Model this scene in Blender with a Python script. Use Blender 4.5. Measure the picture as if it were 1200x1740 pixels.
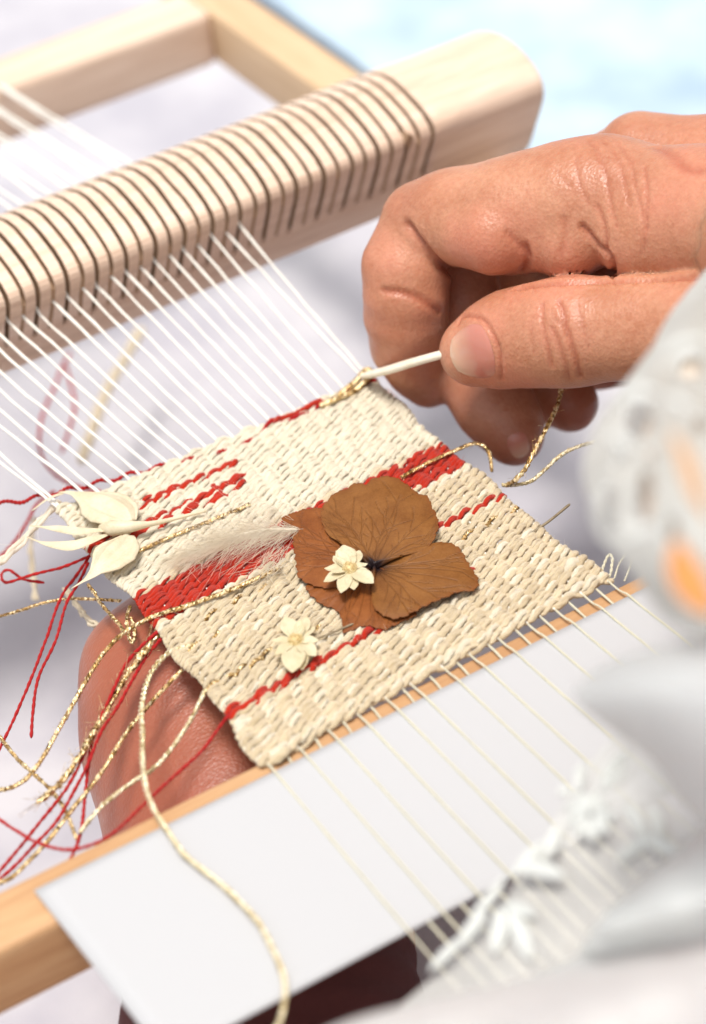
import bpy, math, random
import numpy as np
from mathutils import Matrix, Vector
rng = np.random.default_rng(7); random.seed(7)
for o in list(bpy.data.objects): bpy.data.objects.remove(o)
sc = bpy.context.scene
S = 0.01                       # everything below is written in centimetres

# ------------------------------------------------------------------ camera
# loom frame: X runs along the heddle and beams, Y along the warp (away), Z up
F = 4534.0; CX, CY = 600.0, 870.0
_du = np.array([10400., 4770., -4534.]); _du /= np.linalg.norm(_du)
_dv = np.array([-3399., 3105., -4534.]); _dv -= _du * (_dv @ _du); _dv /= np.linalg.norm(_dv)
R = np.array([_du, _dv, np.cross(_du, _dv)])
def ray(x, y): return R @ np.array([x - CX, -(y - CY), -F]) / F
CAM = -ray(560, 960) * 53.0
def P(x, y, z=0.0):                      # where the sight line meets height z
    r = ray(x, y); return CAM + r * ((z - CAM[2]) / r[2])
def Q(x, y, d): return CAM + ray(x, y) * d
cam = bpy.data.objects.new('camera', bpy.data.cameras.new('camera'))
sc.collection.objects.link(cam); sc.camera = cam
cam.matrix_world = Matrix([[*R[0], CAM[0]*S], [*R[1], CAM[1]*S], [*R[2], CAM[2]*S], [0, 0, 0, 1]])
cam.data.sensor_fit = 'VERTICAL'; cam.data.sensor_height = 36; cam.data.lens = F / 1740 * 36
cam.data.clip_start = 0.01; cam.data.clip_end = 50
cam.data.dof.use_dof = True; cam.data.dof.focus_distance = 0.532; cam.data.dof.aperture_fstop = 10.0

# ------------------------------------------------------------------ light
SUNV = np.array([-0.16, -0.12, 0.97]); SUNV /= np.linalg.norm(SUNV)
w = bpy.data.worlds.new('World'); sc.world = w; w.use_nodes = True
nt = w.node_tree; bg = nt.nodes['Background']; sky = nt.nodes.new('ShaderNodeTexSky')
sky.sky_type = 'NISHITA'; sky.sun_disc = False
sky.sun_elevation = math.asin(SUNV[2]); sky.sun_rotation = math.atan2(SUNV[0], SUNV[1])
sky.air_density = 1.0; sky.dust_density = 3.0
hs = nt.nodes.new('ShaderNodeHueSaturation'); hs.inputs['Saturation'].default_value = .16   # thin bright haze over the blue
nt.links.new(sky.outputs[0], hs.inputs['Color']); nt.links.new(hs.outputs[0], bg.inputs[0]); bg.inputs[1].default_value = 0.115
sun = bpy.data.objects.new('sun', bpy.data.lights.new('sun', 'SUN')); sc.collection.objects.link(sun)
sun.data.energy = 2.1; sun.data.angle = math.radians(15); sun.data.color = (1.0, 0.94, 0.86)
sun.rotation_euler = Vector(SUNV).to_track_quat('Z', 'Y').to_euler()
sc.view_settings.view_transform = 'Standard'; sc.view_settings.look = 'None'
sc.view_settings.gamma = 1; sc.view_settings.exposure = 0.62
sc.cycles.max_bounces = 8; sc.cycles.transparent_max_bounces = 12
sc.cycles.use_denoising = True

# ------------------------------------------------------------------ mesh helpers
ORG = {}
def _mat(o, mats):
    for m in (mats if isinstance(mats, (list, tuple)) else [mats]): o.data.materials.append(m)
def empty(name, loc, label, cat, group=None):
    o = bpy.data.objects.new(name, None); sc.collection.objects.link(o)
    o.empty_display_size = 0.01
    o.location = Vector(np.array(loc) * S); ORG[o.name] = np.array(loc, float)
    o['label'] = label; o['category'] = cat
    if group: o['group'] = group
    return o
def tag(o, label=None, cat=None, group=None, kind=None):
    if label: o['label'] = label
    if cat: o['category'] = cat
    if group: o['group'] = group
    if kind: o['kind'] = kind
    return o
def link(name, me, mat, parent=None, base=None):
    """me in cm world coordinates; origin moved to the parent's / to base"""
    if parent is not None: org = ORG[parent.name]
    elif base is not None: org = np.array(base, float)
    else: org = np.zeros(3)
    n = len(me.vertices); co = np.empty(n*3, np.float32); me.vertices.foreach_get('co', co)
    co = ((co.reshape(-1, 3) - org) * S).astype(np.float32); me.vertices.foreach_set('co', co.ravel()); me.update()
    o = bpy.data.objects.new(name, me); sc.collection.objects.link(o)
    if parent is not None: o.parent = parent; ORG[o.name] = org
    else: o.location = Vector(org * S); ORG[o.name] = org
    _mat(o, mat); return o
def qmesh(v, f, uv=None, smooth=True, attrs=None):
    """all-quad mesh from numpy arrays"""
    v = np.asarray(v, np.float32); f = np.asarray(f, np.int32); me = bpy.data.meshes.new('m')
    me.vertices.add(len(v)); me.vertices.foreach_set('co', v.ravel())
    me.loops.add(f.size); me.loops.foreach_set('vertex_index', f.ravel())
    me.polygons.add(len(f)); me.polygons.foreach_set('loop_start', np.arange(0, f.size, 4, dtype=np.int32))
    me.polygons.foreach_set('loop_total', np.full(len(f), 4, np.int32))
    me.polygons.foreach_set('use_smooth', np.full(len(f), smooth))
    if uv is not None:
        l = me.uv_layers.new(name='uv'); l.data.foreach_set('uv', np.asarray(uv, np.float32).ravel())
    for k, a in (attrs or {}).items():
        at = me.attributes.new(k, 'FLOAT', 'POINT'); at.data.foreach_set('value', np.asarray(a, np.float32))
    me.update(); me.validate(); return me
def pmesh(v, f, smooth=False):
    me = bpy.data.meshes.new('m'); me.from_pydata([tuple(map(float, p)) for p in v], [], f)
    me.polygons.foreach_set('use_smooth', [smooth]*len(me.polygons)); me.update(); return me
def catmull(pts, n):
    """smooth path through pts, n samples, even in length"""
    p = np.asarray(pts, float)
    if len(p) < 3:
        t = np.linspace(0, 1, n)[:, None]; return p[0]*(1-t) + p[-1]*t
    e = np.vstack([2*p[0]-p[1], p, 2*p[-1]-p[-2]]); out = []
    t = np.linspace(0, 1, 24, endpoint=False)[:, None]
    for i in range(1, len(e)-2):
        a, b, c, d = e[i-1], e[i], e[i+1], e[i+2]
        out.append(0.5*((2*b) + (c-a)*t + (2*a-5*b+4*c-d)*t**2 + (3*b-a-3*c+d)*t**3))
    out = np.vstack(out + [p[-1:]])
    s = np.r_[0, np.cumsum(np.linalg.norm(np.diff(out, axis=0), axis=1))]
    q = np.linspace(0, s[-1], n); return np.stack([np.interp(q, s, out[:, k]) for k in range(out.shape[1])], 1)
def frames(path):
    t = np.gradient(path, axis=0); t /= np.linalg.norm(t, axis=1)[:, None] + 1e-9
    up = np.array([0, 0, 1.0]); a = np.cross(t, up)
    bad = np.linalg.norm(a, axis=1) < 0.05; a[bad] = np.cross(t[bad], [1, 0, 0.01])
    a /= np.linalg.norm(a, axis=1)[:, None]
    for i in range(1, len(a)):
        if a[i] @ a[i-1] < 0: a[i] = -a[i]
    return t, a, np.cross(a, t)
def tube_arrays(path, rad, n=8, flat=1.0, ply=0., pitch=.24):
    path = np.asarray(path, float); N = len(path); rad = np.broadcast_to(np.asarray(rad, float), (N,)).copy()
    t, a, b = frames(path)
    path = np.vstack([path[:1]-t[:1]*rad[0]*.5, path, path[-1:]+t[-1:]*rad[-1]*.5]); a = np.vstack([a[:1], a, a[-1:]]); b = np.vstack([b[:1], b, b[-1:]])
    rad = np.r_[rad[0]*.15, rad, rad[-1]*.15]; rad[1] *= .8; rad[-2] *= .8; N += 2
    th = np.arange(n)/n*2*math.pi
    v = path[:, None] + rad[:, None, None]*(np.cos(th)[None, :, None]*a[:, None] + flat*np.sin(th)[None, :, None]*b[:, None])
    s = np.r_[0, np.cumsum(np.linalg.norm(np.diff(path, axis=0), axis=1))]
    if ply:
        g = 1+ply*np.abs(np.cos(th[None]+s[:, None]*math.pi/pitch+path[0, 1]*40))*2-ply; v = path[:, None]+(v-path[:, None])*g[..., None]
    i = np.arange(N-1)[:, None]; j = np.arange(n)[None]; j2 = (j+1) % n
    f = np.stack([i*n+j, i*n+j2, (i+1)*n+j2, (i+1)*n+j], -1).reshape(-1, 4)
    jj = np.broadcast_to(j, (N-1, n)); ii = np.broadcast_to(i, (N-1, n))
    uv = np.stack([np.stack([s[ii], jj/n], -1), np.stack([s[ii], (jj+1)/n], -1),
                   np.stack([s[ii+1], (jj+1)/n], -1), np.stack([s[ii+1], jj/n], -1)], 2).reshape(-1, 2)
    return v.reshape(-1, 3), f, uv
def merge(parts):
    V, Fc, U, o = [], [], [], 0
    for v, f, u in parts: V.append(v); Fc.append(f+o); U.append(u); o += len(v)
    return np.vstack(V), np.vstack(Fc), np.vstack(U)
def tube(path, rad, n=8, flat=1.0, ply=0., pitch=.24):
    v, f, u = tube_arrays(path, rad, n, flat, ply, pitch); return qmesh(v, f, u)
def plied(path, r, plies=2, pitch=0.28, n=6, fat=.62, jitter=0.0):
    """a cord: several strands wound round the path"""
    L = np.linalg.norm(np.diff(path, axis=0), axis=1).sum(); N = max(12, int(L/pitch*9)); path = catmull(path[::max(1, len(path)//200)], N) if len(path) < 400 else path
    t, a, b = frames(path); s = np.r_[0, np.cumsum(np.linalg.norm(np.diff(path, axis=0), axis=1))]; out = []
    for k in range(plies):
        ph = 2*math.pi*(s/pitch + k/plies); rr = r*(1-fat*.75)
        w_ = path + rr*(np.cos(ph)[:, None]*a + np.sin(ph)[:, None]*b)
        if jitter: w_ += np.cumsum(rng.normal(0, jitter, w_.shape), 0)*0 + rng.normal(0, jitter, w_.shape)
        out.append(tube_arrays(w_, r*fat*(1+.12*np.sin(s*9+k)), n))
    return out
def box(x0, x1, y0, y1, z0, z1, bev=0.12, seg=3):
    import bmesh
    bm = bmesh.new(); bmesh.ops.create_cube(bm, size=1)
    for v in bm.verts: v.co = Vector(((x0+x1)/2+v.co.x*(x1-x0), (y0+y1)/2+v.co.y*(y1-y0), (z0+z1)/2+v.co.z*(z1-z0)))
    bmesh.ops.bevel(bm, geom=bm.edges[:], offset=bev, segments=seg, affect='EDGES', profile=.6)
    me = bpy.data.meshes.new('m'); bm.to_mesh(me); bm.free()
    me.polygons.foreach_set('use_smooth', [True]*len(me.polygons)); return me

# ------------------------------------------------------------------ materials
def newmat(name, base=(.8, .8, .8), rough=.6, metal=0, spec=.5):
    m = bpy.data.materials.new(name); m.use_nodes = True; b = m.node_tree.nodes['Principled BSDF']
    b.inputs['Base Color'].default_value = (*base, 1); b.inputs['Roughness'].default_value = rough
    b.inputs['Metallic'].default_value = metal; b.inputs['Specular IOR Level'].default_value = spec
    return m, m.node_tree, b
def N(t, kind, **kw):
    n = t.nodes.new(kind)
    for k, v in kw.items():
        if k in n.inputs: n.inputs[k].default_value = v
        else: setattr(n, k, v)
    return n
def ramp(t, fac, stops):
    r = t.nodes.new('ShaderNodeValToRGB'); e = r.color_ramp.elements
    e[0].position, e[0].color = stops[0][0], (*stops[0][1], 1); e[1].position, e[1].color = stops[-1][0], (*stops[-1][1], 1)
    for p, c in stops[1:-1]: x = e.new(p); x.color = (*c, 1)
    t.links.new(fac, r.inputs[0]); return r.outputs[0]
def math_(t, op, a, b=None):
    n = t.nodes.new('ShaderNodeMath'); n.operation = op
    for i, x in enumerate((a, b)):
        if x is None: continue
        if isinstance(x, (int, float)): n.inputs[i].default_value = x
        else: t.links.new(x, n.inputs[i])
    return n.outputs[0]
def mixc(t, fac, a, b, mode='MIX'):
    n = t.nodes.new('ShaderNodeMix'); n.data_type = 'RGBA'; n.blend_type = mode
    for i, x in ((0, fac), (6, a), (7, b)):
        if isinstance(x, (int, float)): n.inputs[i].default_value = x
        elif isinstance(x, tuple): n.inputs[i].default_value = (*x, 1)
        else: t.links.new(x, n.inputs[i])
    return n.outputs[2]
def bump(t, b, h, strength, dist, prev=None):
    n = t.nodes.new('ShaderNodeBump'); n.inputs['Strength'].default_value = strength; n.inputs['Distance'].default_value = dist*S
    t.links.new(h, n.inputs['Height'])
    if prev is not None: t.links.new(prev, n.inputs['Normal'])
    t.links.new(n.outputs[0], b.inputs['Normal']); return n.outputs[0]
def coords(t, scale=(1, 1, 1), obj=True, rot=(0, 0, 0)):
    g = t.nodes.new('ShaderNodeNewGeometry') if not obj else t.nodes.new('ShaderNodeTexCoord')
    m = t.nodes.new('ShaderNodeMapping'); m.inputs['Scale'].default_value = [x/S for x in scale]; m.inputs['Rotation'].default_value = rot
    t.links.new(g.outputs['Object'] if obj else g.outputs['Position'], m.inputs[0]); return m.outputs[0]
def noise(t, vec, scale, detail=4, rough=.55, out=0):
    n = t.nodes.new('ShaderNodeTexNoise'); n.inputs['Scale'].default_value = scale; n.inputs['Detail'].default_value = detail; n.inputs['Roughness'].default_value = rough
    t.links.new(vec, n.inputs['Vector']); return n.outputs[out]

def wood(name, axis, c0, c1, c2, fine=1.0):
    m, t, b = newmat(name, rough=.55, spec=.35)
    sc_ = [1.0, 1.0, 1.0]; sc_[axis] = .07
    v = coords(t, tuple(sc_))
    n1 = noise(t, v, 1.3, 3); n2 = noise(t, v, 7*fine, 5, .6); n3 = noise(t, v, 30*fine, 3, .7)
    f = math_(t, 'ADD', math_(t, 'MULTIPLY', n1, .45), math_(t, 'ADD', math_(t, 'MULTIPLY', n2, .4), math_(t, 'MULTIPLY', n3, .15)))
    col = ramp(t, f, [(.34, c0), (.5, c1), (.64, c2)])
    t.links.new(col, b.inputs['Base Color']); bump(t, b, f, .25, .03); return m
M = {}
M['pine_x'] = wood('pine_along', 0, (.40, .21, .095), (.50, .29, .145), (.58, .37, .20))
M['pine_y'] = wood('pine_across', 1, (.50, .34, .19), (.62, .44, .27), (.70, .52, .34))
M['beech'] = wood('pale_beech', 0, (.56, .39, .28), (.74, .555, .425), (.82, .66, .53))
M['burnt'], _t, _b = newmat('laser_cut_edge', (.36, .235, .15), .9, spec=.1)
M['end_grain'] = wood('beech_end', 1, (.60, .42, .28), (.72, .54, .38), (.80, .62, .45), 2.0)

def yarn(name, c_lo, c_hi, twist=5.0, rough=.85, sheen=.4, streak=6.5, bstr=.9, sss=.0, per_obj=.0):
    m, t, b = newmat(name, rough=min(1, rough+.08), spec=.06)
    uv = t.nodes.new('ShaderNodeUVMap'); sp = t.nodes.new('ShaderNodeSeparateXYZ'); t.links.new(uv.outputs[0], sp.inputs[0])
    ang = math_(t, 'ADD', math_(t, 'MULTIPLY', sp.outputs[1], 2*math.pi), math_(t, 'MULTIPLY', sp.outputs[0], twist))
    cb = t.nodes.new('ShaderNodeCombineXYZ')
    t.links.new(math_(t, 'COSINE', ang), cb.inputs[0]); t.links.new(math_(t, 'SINE', ang), cb.inputs[1])
    oi = t.nodes.new('ShaderNodeObjectInfo')
    t.links.new(math_(t, 'ADD', math_(t, 'MULTIPLY', sp.outputs[0], 1.1), math_(t, 'MULTIPLY', oi.outputs['Random'], 40)), cb.inputs[2])
    n1 = noise(t, cb.outputs[0], streak, 6, .8); n2 = noise(t, cb.outputs[0], 1.2, 2, .5)
    f = math_(t, 'ADD', math_(t, 'MULTIPLY', n1, .6), math_(t, 'MULTIPLY', n2, .4))
    col = ramp(t, f, [(.32, c_lo), (.58, c_hi)])
    if per_obj:
        rnd = math_(t, 'MULTIPLY', oi.outputs['Random'], per_obj); col = mixc(t, rnd, col, tuple(x*.8 for x in c_lo))
    t.links.new(col, b.inputs['Base Color']); b.inputs['Sheen Weight'].default_value = sheen
    bump(t, b, n1, bstr, .03)
    if sss:
        b.inputs['Subsurface Weight'].default_value = sss; b.inputs['Subsurface Radius'].default_value = (.001, .0008, .0006)
    return m
M['cream'] = yarn('cream_wool', (.54, .41, .235), (.84, .71, .49), per_obj=.45)
M['white_wool'] = yarn('white_wool', (.70, .60, .42), (.90, .83, .67), per_obj=.3)
M['red'] = yarn('red_wool', (.35, .012, .004), (.56, .030, .009), sheen=.15, rough=.8)
M['warp'] = yarn('warp_cotton', (.80, .76, .66), (.92, .90, .84), twist=14, bstr=.4)
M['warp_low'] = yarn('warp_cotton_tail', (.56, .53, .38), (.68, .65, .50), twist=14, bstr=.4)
M['red_thread'] = yarn('red_thread', (.40, .008, .010), (.56, .02, .02), twist=20, sheen=.1)
M['beige_cord'] = yarn('raffia', (.60, .50, .34), (.80, .70, .52), twist=4)
def gold(name, dark, lite, pale, metal=.85):
    m, t, b = newmat(name, rough=.32, metal=metal)
    v = coords(t); n1 = N(t, 'ShaderNodeTexVoronoi'); n1.inputs['Scale'].default_value = 17; t.links.new(v, n1.inputs['Vector'])
    sp = t.nodes.new('ShaderNodeSeparateColor'); t.links.new(n1.outputs['Color'], sp.inputs[0])
    col = ramp(t, sp.outputs[0], [(.1, dark), (.45, lite), (.8, pale)])
    t.links.new(col, b.inputs['Base Color'])
    t.links.new(math_(t, 'MULTIPLY', math_(t, 'GREATER_THAN', sp.outputs[1], .35), metal), b.inputs['Metallic'])
    bump(t, b, sp.outputs[2], .9, .05); return m
M['gold'] = gold('gold_lurex', (.20, .11, .03), (.58, .37, .14), (.92, .76, .46))
M['pale_gold'] = gold('pale_gold_lurex', (.40, .30, .13), (.72, .60, .36), (.90, .82, .60), .5)

def leafmat(name, lo, hi, trans=.3, rough=.5, nscale=2.5, vein=True, sub=.0):
    m, t, b = newmat(name, rough=rough, spec=.35)
    v = coords(t); n1 = noise(t, v, nscale, 5, .6); n2 = noise(t, v, 22, 3, .6)
    f = math_(t, 'ADD', math_(t, 'MULTIPLY', n1, .7), math_(t, 'MULTIPLY', n2, .3))
    col = ramp(t, f, [(.36, lo), (.62, hi)])
    if vein:
        a = N(t, 'ShaderNodeAttribute', attribute_name='vein'); e = N(t, 'ShaderNodeAttribute', attribute_name='rim'); k = N(t, 'ShaderNodeAttribute', attribute_name='core')
        col = mixc(t, math_(t, 'MULTIPLY', a.outputs['Fac'], .38), col, (.10, .035, .010))
        col = mixc(t, math_(t, 'MULTIPLY', e.outputs['Fac'], .7), col, (.22, .065, .015))
        col = mixc(t, k.outputs['Fac'], col, (.012, .006, .010))
        h = math_(t, 'ADD', math_(t, 'MULTIPLY', a.outputs['Fac'], -1.0), math_(t, 'MULTIPLY', n2, .5)); bump(t, b, h, .5, .03)
    else: bump(t, b, n2, .25, .02)
    t.links.new(col, b.inputs['Base Color'])
    if trans:
        tr = t.nodes.new('ShaderNodeBsdfTranslucent'); t.links.new(col, tr.inputs[0]); mx = t.nodes.new('ShaderNodeMixShader'); mx.inputs[0].default_value = trans
        out = t.nodes['Material Output']; t.links.new(b.outputs[0], mx.inputs[1]); t.links.new(tr.outputs[0], mx.inputs[2]); t.links.new(mx.outputs[0], out.inputs[0])
    return m
M['brown_petal'] = leafmat('dried_brown_petal', (.19, .068, .013), (.275, .112, .026), .15)
M['rust_petal'] = leafmat('dried_rust_petal', (.21, .058, .010), (.31, .10, .022), .2)
M['cream_petal'] = leafmat('cream_petal', (.74, .65, .42), (.86, .80, .60), .35, .45, vein=False)
M['ivory'] = leafmat('ivory_bloom', (.74, .65, .45), (.87, .80, .62), .3, .4, vein=False)
M['yellow_disc'] = leafmat('straw_disc', (.62, .46, .20), (.82, .70, .42), 0, .8, 12, vein=False)
M['dry_stem'] = leafmat('dry_stem', (.16, .12, .07), (.32, .26, .17), 0, .7, 10, vein=False)
M['bone'] = leafmat('pale_cane', (.82, .76, .60), (.88, .84, .72), 0, .35, 4, vein=False)
M['fluff'] = leafmat('plume', (.95, .88, .76), (.99, .94, .84), .55, .7, vein=False)
M['fuzz'] = leafmat('fibre', (.84, .80, .70), (.92, .88, .80), .4, .7, vein=False)
M['paper'], _t, _b = newmat('paper', (.475, .48, .495), .7, spec=.3); bump(_t, _b, noise(_t, coords(_t), 40, 4), .06, .02)

# skin
def skin():
    m, t, b = newmat('skin', rough=.42, spec=.45)
    v = coords(t); n1 = noise(t, v, .9, 4); n2 = noise(t, v, 9, 4, .6)
    f = math_(t, 'ADD', math_(t, 'MULTIPLY', n1, .6), math_(t, 'MULTIPLY', n2, .4))
    col = ramp(t, f, [(.35, (.44, .18, .098)), (.62, (.57, .285, .175))])
    col = mixc(t, ramp(t, noise(t, v, .45, 3), [(.45, (0, 0, 0)), (.68, (.55, .55, .55))]), col, (.55, .17, .11)); col = mixc(t, ramp(t, noise(t, v, 5, 4, .7), [(.55, (0, 0, 0)), (.75, (.3, .3, .3))]), col, (.40, .12, .07))
    a = N(t, 'ShaderNodeAttribute', attribute_name='blush_shade'); c = N(t, 'ShaderNodeAttribute', attribute_name='crease')
    col = mixc(t, a.outputs['Fac'], col, (.30, .08, .045)); col = mixc(t, math_(t, 'MULTIPLY', c.outputs['Fac'], .6), col, (.36, .08, .04))  # reddening of tips and knuckles, plus shade painted into hollows and left hand
    t.links.new(col, b.inputs['Base Color'])
    b.inputs['Subsurface Weight'].default_value = .25; b.inputs['Subsurface Radius'].default_value = (1.0, .32, .16); b.inputs['Subsurface Scale'].default_value = .0022
    vo = N(t, 'ShaderNodeTexVoronoi'); vo.inputs['Scale'].default_value = 13; mp = coords(t, (1, 1.3, 1)); t.links.new(mp, vo.inputs['Vector'])
    pr = bump(t, b, vo.outputs['Distance'], .42, .02); bump(t, b, noise(t, v, 3.0, 6, .68), .26, .05, pr)
    t.links.new(ramp(t, n2, [(.3, (.30,)*3), (.7, (.5,)*3)]), b.inputs['Roughness'])
    return m
M['skin'] = skin()
M['nail'], _t, _b = newmat('nail', (.66, .42, .34), .16, spec=.5); _b.inputs['Subsurface Weight'].default_value = .2; _b.inputs['Subsurface Scale'].default_value = .001
_a = N(_t, 'ShaderNodeAttribute', attribute_name='tip'); _t.links.new(mixc(_t, _a.outputs['Fac'], (.50, .20, .15), (.66, .44, .31)), _b.inputs['Base Color'])

def cloth(name, lo, hi, scale=.25, weave=True):
    m, t, b = newmat(name, rough=.9, spec=.15); v = coords(t)
    col = ramp(t, noise(t, v, scale, 3), [(.35, lo), (.62, hi)]); t.links.new(col, b.inputs['Base Color'])
    b.inputs['Sheen Weight'].default_value = .2
    bump(t, b, noise(t, v, 12, 3), .3, .03); return m
M['table_white'] = cloth('white_cloth', (.42, .41, .46), (.54, .53, .565))
M['table_skylit'] = cloth('skylit_cloth', (.33, .44, .56), (.50, .62, .71), .18)  # skylight on the white cloth, put into a material colour
M['blouse'] = cloth('white_cotton', (.74, .73, .70), (.82, .81, .78), .6)
M['skirt'] = cloth('white_lining', (.80, .83, .85), (.88, .90, .91), .6)
for _m in ('blouse', 'skirt'):
    t = M[_m].node_tree; b = t.nodes['Principled BSDF']; tr = t.nodes.new('ShaderNodeBsdfTranslucent'); tr.inputs[0].default_value = (.93, .94, .93, 1)
    mx = t.nodes.new('ShaderNodeMixShader'); mx.inputs[0].default_value = .75; t.links.new(b.outputs[0], mx.inputs[1]); t.links.new(tr.outputs[0], mx.inputs[2]); t.links.new(mx.outputs[0], t.nodes['Material Output'].inputs[0])
M['orange'] = cloth('orange_embroidery', (.66, .27, .08), (.72, .33, .12), .6)
M['peach'] = cloth('peach_embroidery', (.62, .38, .22), (.66, .44, .28), .6)
M['stitch'] = cloth('white_stitching', (.56, .58, .565), (.64, .66, .64), .6)
m, t, b = newmat('tulle', (.62, .615, .59), .8); M['tulle'] = m
tp = t.nodes.new('ShaderNodeBsdfTransparent'); mx = t.nodes.new('ShaderNodeMixShader'); mx.inputs[0].default_value = .66
t.links.new(tp.outputs[0], mx.inputs[1]); t.links.new(b.outputs[0], mx.inputs[2]); t.links.new(mx.outputs[0], t.nodes['Material Output'].inputs[0])

# ------------------------------------------------------------------ setting: table
TZ = -9.0
def sheet(x0, x1, y0, y1, z, n, amp, fr):
    gx, gy = np.meshgrid(np.linspace(x0, x1, n), np.linspace(y0, y1, n)); 
    gz = z + amp*(np.sin(gx*fr+gy*fr*.6)*np.sin(gy*fr*1.3-gx*.3*fr) + .4*np.sin(gx*fr*2.7+1)*np.sin(gy*fr*2.1))
    v = np.stack([gx, gy, gz], -1).reshape(-1, 3); i = np.arange(n-1)[:, None]; j = np.arange(n-1)[None]
    f = np.stack([i*n+j, i*n+j+1, (i+1)*n+j+1, (i+1)*n+j], -1).reshape(-1, 4); return qmesh(v, f)
o = link('tabletop', sheet(-160, 160, -120, 200, TZ, 160, .12, .09), M['table_white']); tag(o, 'white cloth covered tabletop under the loom', kind='structure')
me = sheet(19.0, 120, -40, 150, TZ+.5, 140, .32, .2)  # added sheet, coloured blue for skylight falling on the tablecloth
o = link('skylit_sheet', me, M['table_skylit'], base=(40, 30, TZ+.3)); tag(o, 'added sheet right of the loom, its pale blue standing for skylight on the white tablecloth', 'cloth')
md = o.modifiers.new('thick', 'SOLIDIFY'); md.thickness = .0005

# ------------------------------------------------------------------ loom frame
loom = empty('frame_loom', (0, -4.6, -1.6), 'wooden weaving frame of plain square pine bars', 'loom')
link('side_beam', box(9.95, 11.25, -17, 25.5, -1.6, 0, .16), M['pine_y'], loom)
link('side_beam', box(-14.3, -13.0, -17, 25.5, -1.6, 0, .16), M['pine_y'], loom)
tag(link('crossbar', box(-13.02, 9.97, -5.30, -3.98, -1.6, -.09, .14), M['pine_x'], loom), 'honey pine crossbar beneath the white paper')
tag(link('crossbar', box(-13.02, 9.97, 22.4, 24.1, -1.62, .03, .3, 4), M['beech'], loom), 'rounded far crossbar')
link('crossbar', box(-13.02, 9.97, -16.4, -15, -1.6, -.05, .14), M['pine_x'], loom)

# ------------------------------------------------------------------ heddle bar (slotted)
hed = empty('heddle_bar', (0, 10.5, 0), 'pale beech bar with curved laser cut slots holding the warp', 'heddle bar')
prof = np.array([(10.5, 0.0), (10.2, .12), (9.87, .97), (9.55, 1.62), (9.30, 2.12), (9.20, 2.38), (9.19, 2.52), (9.25, 2.66), (9.42, 2.80), (9.75, 2.95), (10.3, 3.11), (10.8, 3.17), (11.3, 3.12), (11.8, 2.96), (12.3, 2.7), (12.75, 2.3), (13.05, 1.8), (13.15, 1.2), (12.95, .6), (12.5, .15), (12.1, 0.0)])
# finer profile: list of (y,z,kind) ; slots open from index a to b
def resample(pr, n):
    d = np.r_[0, np.cumsum(np.linalg.norm(np.diff(pr, axis=0), axis=1))]; q = np.linspace(0, d[-1], n)
    return np.stack([np.interp(q, d, pr[:, k]) for k in (0, 1)], 1)
NP_ = 96; pf = resample(np.vstack([prof, prof[:1]]), NP_+1)[:-1]
ctr = np.array([10.7, 1.45])
tang = np.roll(pf, -1, 0) - np.roll(pf, 1, 0); nrm = np.stack([tang[:, 1], -tang[:, 0]], 1); nrm /= np.linalg.norm(nrm, axis=1)[:, None]
nrm *= np.sign(((pf-ctr)*nrm).sum(1))[:, None]
front = (pf[:, 1] < 2.63) & (pf[:, 0] < 10.21); zf = pf[:, 1]
def slot_profile(zlow, depth):
    dd = np.where(front, np.clip((zf - zlow)/.06, 0, 1), np.where((pf[:, 1] > 1.7), 1, 0.)) * depth
    return pf - nrm*dd[:, None]
pitch = .3635; x_a = 3.62
xs, kinds = [-12.0], []
k0, k1 = -42, 14
cols = []   # (x, profile)
groove = pf.copy(); gm = front & (np.abs(zf-.93) < .035); groove[gm] -= nrm[gm]*.03
cols.append((-12.0, pf*.97+ctr*.03)); cols.append((-11.94, groove))
slot_faces = []
for k in range(k0, k1+1):
    xc = x_a + k*pitch + rng.normal(0, .006); long = (k % 2 == 0)
    zl = (.97 if long else 2.2) + (rng.normal(0, .03) if long else rng.normal(0, .10))
    if k == k1: zl = 1.0
    if k == k1-1: zl = 2.35
    hw = .046 + (.008 if long else 0) + rng.normal(0, .003); sp_ = slot_profile(zl, .45 if long else .2)
    cols += [(xc-hw, groove), (xc-hw+.002, sp_), (xc+hw-.002, sp_), (xc+hw, groove)]
    slot_faces.append(len(cols)-4)
kk = np.exp(-(np.arange(-9, 10)/5.)**2); kk /= kk.sum()
rnd_ = np.stack([np.convolve(np.r_[pf[-9:, k], pf[:, k], pf[:9, k]], kk, 'valid') for k in (0, 1)], 1)
cols += [(9.0, groove)]
for q in np.linspace(9.1, 11.75, 14): a_ = min(1, (q-9.0)/1.2); a_ = a_*a_*(3-2*a_); cols.append((q, groove*(1-a_)+rnd_*a_))
for e_ in (.0, .35, .7, .9, 1.0): cols.append((11.85+.13*math.sin(e_*math.pi/2), rnd_ + (ctr-rnd_)*(.10*(1-math.cos(e_*math.pi/2)))))
V = np.vstack([np.column_stack([np.full(NP_, x), p]) for x, p in cols]); nC = len(cols)
i = np.arange(nC-1)[:, None]; j = np.arange(NP_)[None]; j2 = (j+1) % NP_
Fq = np.stack([i*NP_+j, i*NP_+j2, (i+1)*NP_+j2, (i+1)*NP_+j], -1).reshape(-1, 4)
for s0_ in slot_faces:          # hand-guided cutter: each slot wanders a little
    wv = np.interp(np.arange(NP_), np.linspace(0, NP_, 17), rng.normal(0, .010, 17)); V[s0_*NP_:(s0_+4)*NP_, 0] += np.tile(wv, 4)
    wv = np.interp(np.arange(NP_), np.linspace(0, NP_, 33), rng.normal(0, .006, 33)); V[s0_*NP_:(s0_+2)*NP_, 0] -= np.tile(np.abs(wv), 2)
me = bpy.data.meshes.new('m'); fl = [tuple(r) for r in Fq.tolist()]
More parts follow.
